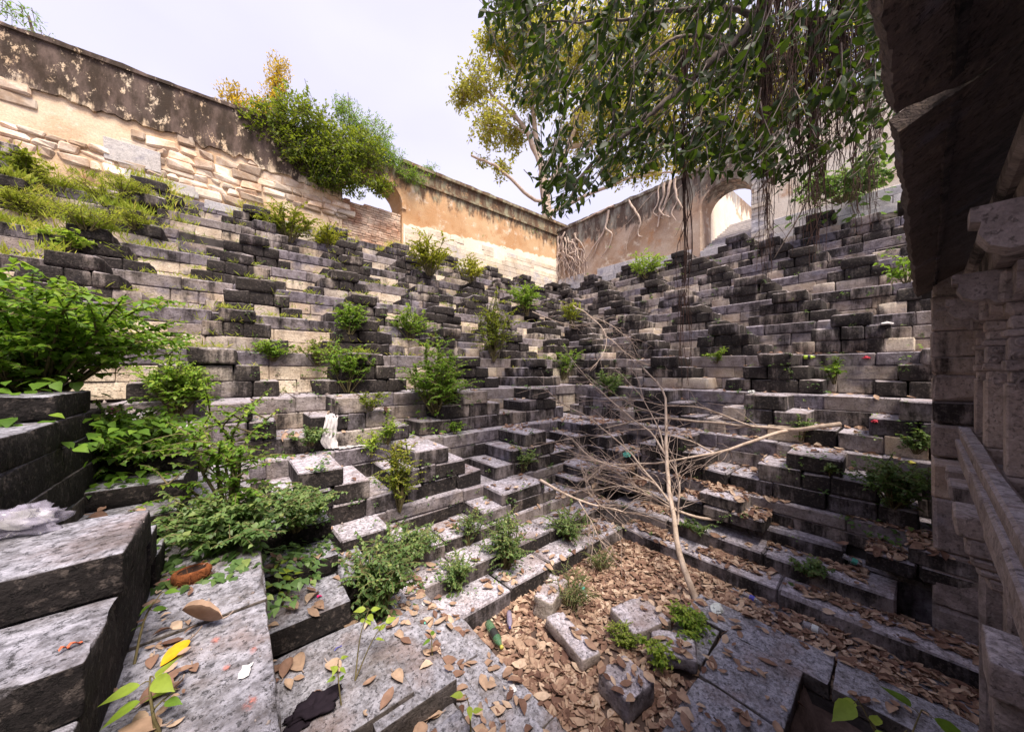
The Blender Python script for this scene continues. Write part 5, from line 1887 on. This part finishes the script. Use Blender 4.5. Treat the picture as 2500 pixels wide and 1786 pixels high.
sapling('tall bright sapling with two leafy tips on the sunken slab', b0, [(b0 + Vector((.10, .10, .30)), [(.8, .06, .95), (.9, .065, 1), (1, .07, 1), (.95, .06, .9), (.7, .05, .9)]), (b0 + Vector((.16, .03, .22)), [(.6, .06, .95), (.75, .07, 1), (.9, .07, .95), (1, .07, 1)])])
b0 = hit(832, 1720)
sapling('dark-stemmed little sapling behind the near slab', b0, [(b0 + Vector((.0, .05, .20)), [(.4, .04, .6), (.55, .045, .75), (.65, .05, .9), (.8, .045, .8), (.9, .05, .95), (1, .045, .9)])])
b0 = hit(1150, 1786)
sapling('slim seedling with a few yellow-green leaves by the slab corner', b0, [(b0 + Vector((-.01, .02, .16)), [(.4, .05, .95), (.7, .055, 1), (1, .06, .95)])])
b0 = hit(1055, 1600)
sapling('small dark seedling on the edge of the near slab', b0, [(b0 + Vector((.0, .01, .10)), [(.5, .05, .4), (.8, .055, .5), (1, .05, .45)])])
b0 = at(2190, 1900, 1.35)
sapling('large-leaved sapling rising into the bottom right of the picture', b0, [(at(2095, 1705, 1.45), [(.96, .13, .8), (.8, .07, .9)]), (at(2250, 1730, 1.4), [(.9, .12, .35), (1, .13, .45)]), (at(2130, 1765, 1.4), [(.8, .08, .9), (1, .09, .85)]), (at(2215, 1780, 1.38), [(.9, .09, .7)])], wid=.52)
p0 = at(2230, 1850, 1.4)
b0 = at(2020, 20, 1.6)

# ------------------------------------------------------------------ rubbish and offerings
def plain(name, col, rough=.4, spec=.5, alpha=None, trans=0.0, fine=30):
    t = NT(name)
    c = t.mix(t.ramp(t.noise(fine, 4, .6), .35, .7), tuple(v * .8 for v in col), col)
    b = t.bsdf(c, rough, t.bump(t.noise(fine * 1.5, 4, .6), .25, .004), spec)
    if trans:
        tr = t.n.new('ShaderNodeBsdfTransparent')
        mx = t.n.new('ShaderNodeMixShader')
        mx.inputs[0].default_value = trans
        t.l.new(b, mx.inputs[1]); t.l.new(tr.outputs[0], mx.inputs[2])
        b = mx.outputs[0]
    return t.done(b)


M['pet_green'] = plain('green_plastic', (.10, .22, .12), .18, .6, trans=.35)
M['pet_clear'] = plain('clear_plastic', (.42, .40, .45), .15, .6, trans=.5)
M['pet_lav'] = plain('lavender_plastic', (.35, .30, .42), .2, .6, trans=.3)
M['label_black'] = plain('black_label', (.03, .03, .03), .5)
M['label_teal'] = plain('teal_label', (.10, .42, .34), .5)
M['label_blue'] = plain('blue_label', (.06, .06, .42), .5)
M['cap_yellow'] = plain('yellow_cap', (.55, .50, .10), .5)
M['cap_blue'] = plain('blue_cap', (.05, .05, .25), .5)
M['lime_plastic'] = plain('lime_plastic', (.45, .65, .06), .4)
M['bag'] = plain('thin_plastic_film', (.42, .39, .50), .18, .8, trans=.5, fine=60)
M['paper'] = plain('white_paper', (.72, .70, .72), .8, .2)
M['cloth_white'] = plain('dirty_white_cloth', (.62, .58, .60), .9, .1, fine=14)
M['cloth_dark'] = plain('dark_purple_cloth', (.018, .013, .02), .9, .1)
M['coir'] = simple_mat('coconut_fibre', (.10, .028, .010), (.30, .10, .035), 40, .95, .9, 120, stretch=(1, 1, .3))
M['coir_dark'] = plain('coconut_inside', (.05, .025, .018), .9)
M['chalk'] = plain('red_chalk', (.55, .13, .06), .9)
M['pink'] = plain('pink_petal', (.70, .03, .20), .7)
M['foil'] = plain('crumpled_wrapper', (.62, .66, .68), .35)
M['red_wrap'] = plain('red_wrapper', (.50, .02, .05), .4)
M['flower'] = plain('lantana_flower', (.45, .06, .16), .7)
M['powder'] = None


def lathe(name, prof, mat, parent, c, axis, sides=14):
    axis = Vector(axis).normalized()
    a = axis.orthogonal().normalized()
    b = axis.cross(a)
    vv, ff = [], []
    for (h_, r_) in prof:
        for k in range(sides):
            an = 2 * math.pi * k / sides
            vv.append(Vector(c) + axis * h_ + (a * math.cos(an) + b * math.sin(an)) * r_)
    for q in range(len(prof) - 1):
        for k in range(sides):
            ff.append((q * sides + k, q * sides + (k + 1) % sides, (q + 1) * sides + (k + 1) % sides, (q + 1) * sides + k))
    o = mesh_py(name, vv, ff, mat, parent, True)
    bm_fix(o)
    return o


def bottle(label, c, axis, L, r, mat, lab_mat, cap_mat):
    c = Vector(c) + Vector((0, 0, r))
    t = thing('bottle', label, 'bottle', c, 0, 'plastic bottles thrown into the pit')
    lathe('body', [(0, .001), (0.0, r * .7), (.02 * L, r * .95), (.18 * L, r), (.30 * L, r * .93), (.36 * L, r), (.55 * L, r * .98), (.66 * L, r), (.78 * L, r * .75), (.88 * L, r * .38), (.94 * L, r * .36)], M[mat], t, c, axis)
    lathe('label', [(.37 * L, r * 1.01), (.38 * L, r * 1.02), (.62 * L, r * 1.02), (.63 * L, r * 1.01)], M[lab_mat], t, c, axis)
    lathe('cap', [(.93 * L, .001), (.93 * L, r * .42), (1.0 * L, r * .42), (1.0 * L, .001)], M[cap_mat], t, c, axis)
    return t


def lying(px0, py0, px1, py1, z=None):
    a, b = (atz(px0, py0, z), atz(px1, py1, z)) if z is not None else (hit(px0, py0), hit(px1, py1))
    return a, (b - a), (b - a).length


FZ = FLOOR + .03
a, d, L = lying(1192, 1530, 1226, 1592, FZ)
bottle('green plastic bottle with a black label by the end of the lowest kerb', a, d, L, .038, 'pet_green', 'label_black', 'cap_yellow')
a, d, L = lying(1243, 1500, 1245, 1540, FZ)
bottle('slim lavender plastic bottle standing close to the kerb behind the green bottle', a, d, L, .026, 'pet_lav', 'pet_lav', 'cap_blue')
a, d, L = lying(2058, 1362, 2108, 1392)
bottle('clear plastic bottle with a teal label on the right kerb step', a, d + Vector((0, 0, .02)), L, .03, 'pet_clear', 'label_teal', 'pet_clear')
a, d, L = lying(1815, 1455, 1860, 1478)
bottle('clear bottle with a blue label against the foot of the right kerb', a, d, L, .028, 'pet_clear', 'label_blue', 'pet_clear')
a, d, L = lying(1960, 1530, 2022, 1558)
bottle('crushed clear bottle in the leaves near the paving', a, d, L, .034, 'pet_clear', 'foil', 'pet_clear')
a, d, L = lying(1418, 1432, 1432, 1460, FZ)
bottle('small pale blue bottle behind the spindly weed', a, d, L, .026, 'pet_clear', 'label_teal', 'paper')
a, d, L = lying(1962, 876, 1990, 876)
bottle('lime-green bottle lying on a right-hand terrace', a, d, L, .032, 'lime_plastic', 'label_black', 'lime_plastic')


def crumple(name, label, cat, c, size, mat, seed, flat=.35, n=10, amp=.5, parent=None):
    """a crumpled sheet folded into a lump"""
    c = Vector(c)
    vv, ff = [], []
    for i in range(n + 1):
        for j in range(2 * n):
            th, fi = math.pi * i / n, math.pi * j / n
            v = Vector((math.sin(th) * math.cos(fi), math.sin(th) * math.sin(fi), math.cos(th)))
            q = v * 1.6 + Vector((seed, seed * 2, seed * 3))
            rr = 1 + amp * noise.noise(q) + amp * .6 * abs(noise.noise(q * 3)) - amp * .2
            p = Vector((v.x * size[0], v.y * size[1], max(-.35, v.z) * size[2])) * rr
            vv.append(c + p)
    for i in range(n):
        for j in range(2 * n):
            k = (j + 1) % (2 * n)
            ff.append((i * 2 * n + j, (i + 1) * 2 * n + j, (i + 1) * 2 * n + k, i * 2 * n + k))
    o = mesh_py(name, vv, ff, M[mat], parent, name in ('film', 'green_lime', 'dark_cloth'))
    if label:
        tag(o, label, cat)
    return o


ZA = -.57
bc = atz(45, 1300, ZA)
bagt = thing('plastic_bag', 'thin crumpled plastic bag with paper inside, on the near top slab', 'bag', bc)
crumple('film', None, None, bc + Vector((-.02, .0, .03)), (.12, .095, .065), 'bag', 3.3, n=26, amp=.7, parent=bagt)
crumple('paper_lump', None, None, bc + Vector((-.0, .02, .03)), (.07, .05, .04), 'paper', 8.3, n=9, amp=.7, parent=bagt)
crumple('wrapper', 'crumpled silvery wrapper in the leaves by the fallen branch', 'wrapper', hit(1750, 1490) + Vector((0, 0, .02)), (.07, .05, .03), 'foil', 2.2)
crumple('wrapper', 'small blue-green wrapper hanging on the dead twigs', 'wrapper', at(1530, 1110, 4.6), (.05, .05, .05), 'label_teal', 2.9)
crumple('wrapper', 'small red wrapper on the right flight', 'wrapper', hit(2135, 1030) + Vector((0, 0, .01)), (.05, .03, .02), 'red_wrap', 4.2)
crumple('wrapper', 'small red scrap on a high right-hand ledge', 'wrapper', hit(2115, 875) + Vector((0, 0, .01)), (.05, .04, .03), 'red_wrap', 5.2)
crumple('wrapper', 'yellow and blue wrapper on the ledge by the pavilion pier', 'wrapper', hit(2225, 1130) + Vector((0, 0, .01)), (.06, .03, .015), 'cap_yellow', 6.2)
crumple('wrapper', 'white scrap on the right flight below the hanging roots', 'wrapper', hit(1835, 958) + Vector((0, 0, .01)), (.09, .05, .03), 'paper', 7.2)
crumple('wrapper', 'white scrap on a high ledge near the pier', 'wrapper', hit(2165, 792) + Vector((0, 0, .01)), (.12, .06, .03), 'paper', 9.2)
crumple('green_lime', 'bright lime-green fruit in the inner corner of the floor', 'fruit', hit(1451, 1372) + Vector((0, 0, .02)), (.035, .035, .035), 'lime_plastic', 1.1, amp=.12)
crumple('dark_cloth', 'dark purple rag in the hollow beside the near slab', 'cloth', hit(760, 1740) + Vector((0, 0, .02)), (.10, .055, .03), 'cloth_dark', 1.7, n=22, amp=.9)


def scrap(name, label, cat, px, py, w, l, ang, mat, z=None, lift=.006):
    q = (atz(px, py, z) if z is not None else hit(px, py)) + Vector((0, 0, lift))
    ca, sa = math.cos(ang), math.sin(ang)
    vv, ff, n = [], [], 4
    for i in range(n + 1):
        for j in range(3):
            u, v = (i / n - .5) * l, (j / 2 - .5) * w * (1 + .15 * math.sin(i * 2.1))
            vv.append(q + Vector((u * ca - v * sa, u * sa + v * ca, .006 * math.sin(i * 1.3) + .004 * (j - 1) ** 2)))
    for i in range(n):
        for j in range(2):
            ff.append((i * 3 + j, i * 3 + 3 + j, i * 3 + 4 + j, i * 3 + 1 + j))
    o = mesh_py(name, vv, ff, M[mat], None, True)
    return tag(o, label, cat)


scrap('paper_scrap', 'torn white paper scrap on the near ledge slab', 'paper', 600, 1640, .028, .062, 1.35, 'paper', L1)
scrap('paper_scrap', 'small white paper scrap by the coconut husk', 'paper', 398, 1495, .02, .03, .5, 'paper', L1, .012)
scrap('chalk_piece', 'larger red chalk piece on the second near slab', 'chalk', 184, 1577, .008, .026, .6, 'chalk', -.70, .005)
scrap('chalk_piece', 'smaller red chalk piece on the second near slab', 'chalk', 158, 1588, .008, .018, .6, 'chalk', -.70, .005)
scrap('petal', 'bright pink petal beside the coconut husk', 'petal', 415, 1428, .022, .022, .2, 'pink', L1, .02)
scrap('petal', 'pink petal on the lower step behind the leaves', 'petal', 780, 1457, .022, .03, .2, 'pink')
scrap('pen', 'thin violet plastic strip on the sunken slab', 'litter', 826, 1583, .006, .05, .4, 'label_blue')
scrap('wrapper', 'small blue wrapper strip on the near stone ridge', 'wrapper', 1037, 1520, .012, .04, 1.2, 'label_teal')
scrap('wrapper', 'crushed white cup scrap among the leaves on the ridge', 'wrapper', 1037, 1475, .04, .04, .2, 'paper')
scrap('paper_scrap', 'pale paper scrap on the long slab near the bottom', 'paper', 1253, 1680, .03, .06, 1.2, 'paper')
# red powder marks left on the ledge
tpow = NT('vermilion_powder')
f_ = tpow.math('MULTIPLY', tpow.ramp(tpow.noise(60, 5, .7), .35, .65), tpow.ramp(tpow.attr('var'), 0, .9, 0, .75))
trp = tpow.n.new('ShaderNodeBsdfTransparent')
mxp = tpow.n.new('ShaderNodeMixShader')
tpow.l.new(f_, mxp.inputs[0])
tpow.l.new(trp.outputs[0], mxp.inputs[1])
tpow.l.new(tpow.bsdf((.62, .22, .18), .95), mxp.inputs[2])
M['powder'] = tpow.done(mxp.outputs[0])
for k, (px, py, r_, lab) in enumerate(((610, 1717, .022, 'strongest smear of red powder on the near ledge slab'), (525, 1565, .018, 'faint red powder smear above the paper scrap'), (618, 1588, .016, 'faint red powder dots near the ledge edge'), (553, 1630, .014, 'faint red powder smear left of the paper scrap'))):
    q = hit(px, py) + Vector((0, 0, .004))
    vv = [q] + [q + Vector((math.cos(a) * r_ * (1 + .4 * noise.noise(Vector((a, k, 0)))), math.sin(a) * r_ * 1.5 * (1 + .4 * noise.noise(Vector((a, k, 5)))), 0)) for a in np.linspace(0, 6.28, 13)[:-1]]
    o = mesh_py('powder_smear', vv, [(0, 1 + i, 1 + (i + 1) % 12) for i in range(12)], M['powder'])
    at_ = o.data.attributes.new('var', 'FLOAT', 'POINT')
    at_.data.foreach_set('value', [1.0] + [0.0] * 12)
    tag(o, lab, 'powder', 'red powder marks')

# coconut husk
hc = atz(468, 1420, L1) + Vector((0, 0, .035))
husk = thing('coconut_husk', 'split reddish-brown coconut husk on the near ledge', 'coconut', hc)
vv, ff, n = [], [], 18
prof = [(-.5, .04), (-.46, .55), (-.3, .85), (0, 1.0), (.22, .98), (.36, .90), (.37, .80), (.30, .70)]
for (h_, r_) in prof:
    for k in range(n):
        an = 2 * math.pi * k / n
        w = 1 + .09 * noise.noise(Vector((math.cos(an) * 2, math.sin(an) * 2, h_ * 3))) + .03 * math.sin(k * 5.3)
        vv.append(hc + Vector((math.cos(an) * .072 * r_ * w, math.sin(an) * .05 * r_ * w, h_ * .075)))
for q in range(len(prof) - 1):
    for k in range(n):
        ff.append((q * n + k, q * n + (k + 1) % n, (q + 1) * n + (k + 1) % n, (q + 1) * n + k))
o = mesh_py('shell', vv, ff, M['coir'], husk, True)
bm_fix(o)
iv, jf = [], []
for (h_, r_) in ((.31, .705), (.1, .68), (-.15, .55), (-.28, .3), (-.3, .01)):
    for k in range(n):
        an = 2 * math.pi * k / n
        iv.append(hc + Vector((math.cos(an) * .072 * r_, math.sin(an) * .05 * r_, h_ * .075)))
for q in range(4):
    for k in range(n):
        jf.append((q * n + k, (q + 1) * n + k, (q + 1) * n + (k + 1) % n, q * n + (k + 1) % n))
mesh_py('inside', iv, jf, M['coir_dark'], husk, True)
fib = []
for k in range(130):
    an = random.uniform(0, 6.28)
    p = hc + Vector((math.cos(an) * .068, math.sin(an) * .048, random.uniform(-.03, .03)))
    e = p + Vector((random.gauss(0, .022), random.gauss(0, .022), random.gauss(-.004, .012)))
    fib.append(([p, p.lerp(e, .5) + Vector((0, 0, .005)), e], (.0008, .0007, .0004)))
tubes('fibre', fib, 'coir', husk, 3)
tubes('fibre', [(spline([hc + Vector((.04, .0, .03)), hc + Vector((.055, .01, .035)), hc + Vector((.07, .0, .01))], 5), .0012)], 'dead_twig', husk, 3)

# white cloth hanging over the stair below the shrub
ctop = hit(812, 1012)
cl = []
cv, cf = [], []
m1, m2 = 40, 14
dc = depth(ctop)
ct = [(.95, 4.80, -.555), (.93, 4.665, -.60), (.90, 4.64, -.80), (.92, 4.60, -.975), (1.06, 4.57, -.985), (1.30, 4.58, -.985)]
line = spline(ct, m1)
for i, p in enumerate(line):
    f = i / (m1 - 1)
    wdt = .06 + .07 * f if f < .6 else .095
    sidev = Vector((1, .15, 0)) if f < .5 else Vector((1, .15, 0)).lerp(Vector((.15, -.62, 0)), min(1, (f - .5) * 5))
    for j in range(m2):
        g_ = j / (m2 - 1) - .5
        fold = .016 * math.sin(j * 1.9 + i * .35) + .010 * math.sin(j * 4.1 + i * .8) + .012 * noise.noise(Vector((i * .4, j * .5, 2)))
        q = p + sidev * (g_ + .12 * noise.noise(Vector((i * .3, 3, 0)))) * wdt * 2 + Vector((0, -1, .35)) * fold
        if f > .5:
            zg = drop(q.x, q.y, q.z + .3)[0]
            q.z = max(q.z, zg + .012 + .018 * abs(math.sin(j * 1.3 + i * .7)))
        cv.append(q)
for i in range(m1 - 1):
    for j in range(m2 - 1):
        cf.append((i * m2 + j, i * m2 + j + 1, (i + 1) * m2 + j + 1, (i + 1) * m2 + j))
o = mesh_py('white_cloth', cv, cf, M['cloth_white'], None, True)
tag(o, 'dirty white cloth hanging over the stair above the long ledge', 'cloth')
# lantana flower head
fl = thing('flower_head', 'small pink lantana flower head on the trailing growth', 'flower', at(282, 1003, 2.2))
for k in range(26):
    v = Vector((random.gauss(0, 1), random.gauss(0, 1), random.gauss(0, 1))).normalized() * .026
    c = at(282, 1003, 2.2) + v
    leaves('petal', [tuple(c)], [(random.gauss(0, 1), random.gauss(0, 1), random.gauss(0, .4))], [tuple(v)], [.014], 'wide', 'leaf_bright', fl)
    bpy.context.scene.collection.objects[-1].data.materials[0] = M['flower']

# ------------------------------------------------------------------ crumbs of stone and soil on the treads, sprigs in the joints
dv, df, off = [], [], 0
oct_v = np.array([(1, 0, 0), (-1, 0, 0), (0, 1, 0), (0, -1, 0), (0, 0, 1), (0, 0, -1)], float)
oct_f = np.array([(0, 2, 4), (2, 1, 4), (1, 3, 4), (3, 0, 4), (2, 0, 5), (1, 2, 5), (3, 1, 5), (0, 3, 5)])
for k in range(5200):
    r_ = random.random()
    if r_ < .35:
        x, y = random.uniform(.1, 5.8), random.uniform(2.6, 5.3)
    elif r_ < .6:
        x, y = random.uniform(4.2, 6.6), random.uniform(-.5, 4.5)
    elif r_ < .72:
        x, y = random.uniform(-.3, .1), random.uniform(.5, 4.4)
    elif r_ < .8:
        x, y = random.uniform(.1, 1.5), random.uniform(.4, 3)
    else:
        x, y = random.uniform(-2, 9), random.uniform(4.5, 7.5)
    if clump(x, y, 2.5) < .45:
        continue
    z, nr = drop(x, y, .6 if r_ >= .8 else -.3)
    if nr.z < .7:
        continue
    s_ = min(.022, random.lognormvariate(math.log(.006), .55)) * (1.6 if r_ >= .8 else (.35 if x < 1.5 and y < 2.6 else 1))
    B = np.array(Matrix.Rotation(random.uniform(0, 6), 3, 'Z')) * s_ * rs.uniform(.6, 1.3, (1, 3))
    dv.append((oct_v * rs.uniform(.7, 1.3, (6, 1))) @ B.T + np.array((x, y, z + s_ * .3)))
    df.append(oct_f + off)
    off += 6
o = mesh_np('stone_crumbs', np.concatenate(dv), np.concatenate(df), M['rubble_dark'], None)
o['kind'] = 'stuff'
sp, sd_, sn, ss, sv_ = [], [], [], [], []
for k in range(520):
    px, py = random.uniform(250, 2250), random.uniform(560, 1320)
    b = hit(px, py)
    if b.x < -.5 or depth(b) < 2.2:
        continue
    z = drop(b.x, b.y, b.z + .25)[0] if random.random() < .6 else b.z
    sc_ = random.uniform(.5, 1.3) * (.7 + .05 * depth(b))
    tone = random.gauss(.5, .2)
    for q in range(random.randint(5, 16)):
        an = random.uniform(0, 6.28)
        rr_ = abs(random.gauss(0, .035)) * sc_
        sp.append((b.x + math.cos(an) * rr_ - .01, b.y + math.sin(an) * rr_ - .01, z + random.uniform(0, .07) * sc_))
        sd_.append((math.cos(an), math.sin(an), random.uniform(-.4, .6)))
        sn.append((random.gauss(0, .4) - C * .3, random.gauss(0, .4) - S * .3, 1))
        ss.append(random.uniform(.018, .045) * sc_); sv_.append(tone + random.gauss(0, .15))
o = leaves('joint_weeds', sp, sd_, sn, ss, 'heart', 'leaf_shrub', None, np.array(sv_))
o['kind'] = 'stuff'
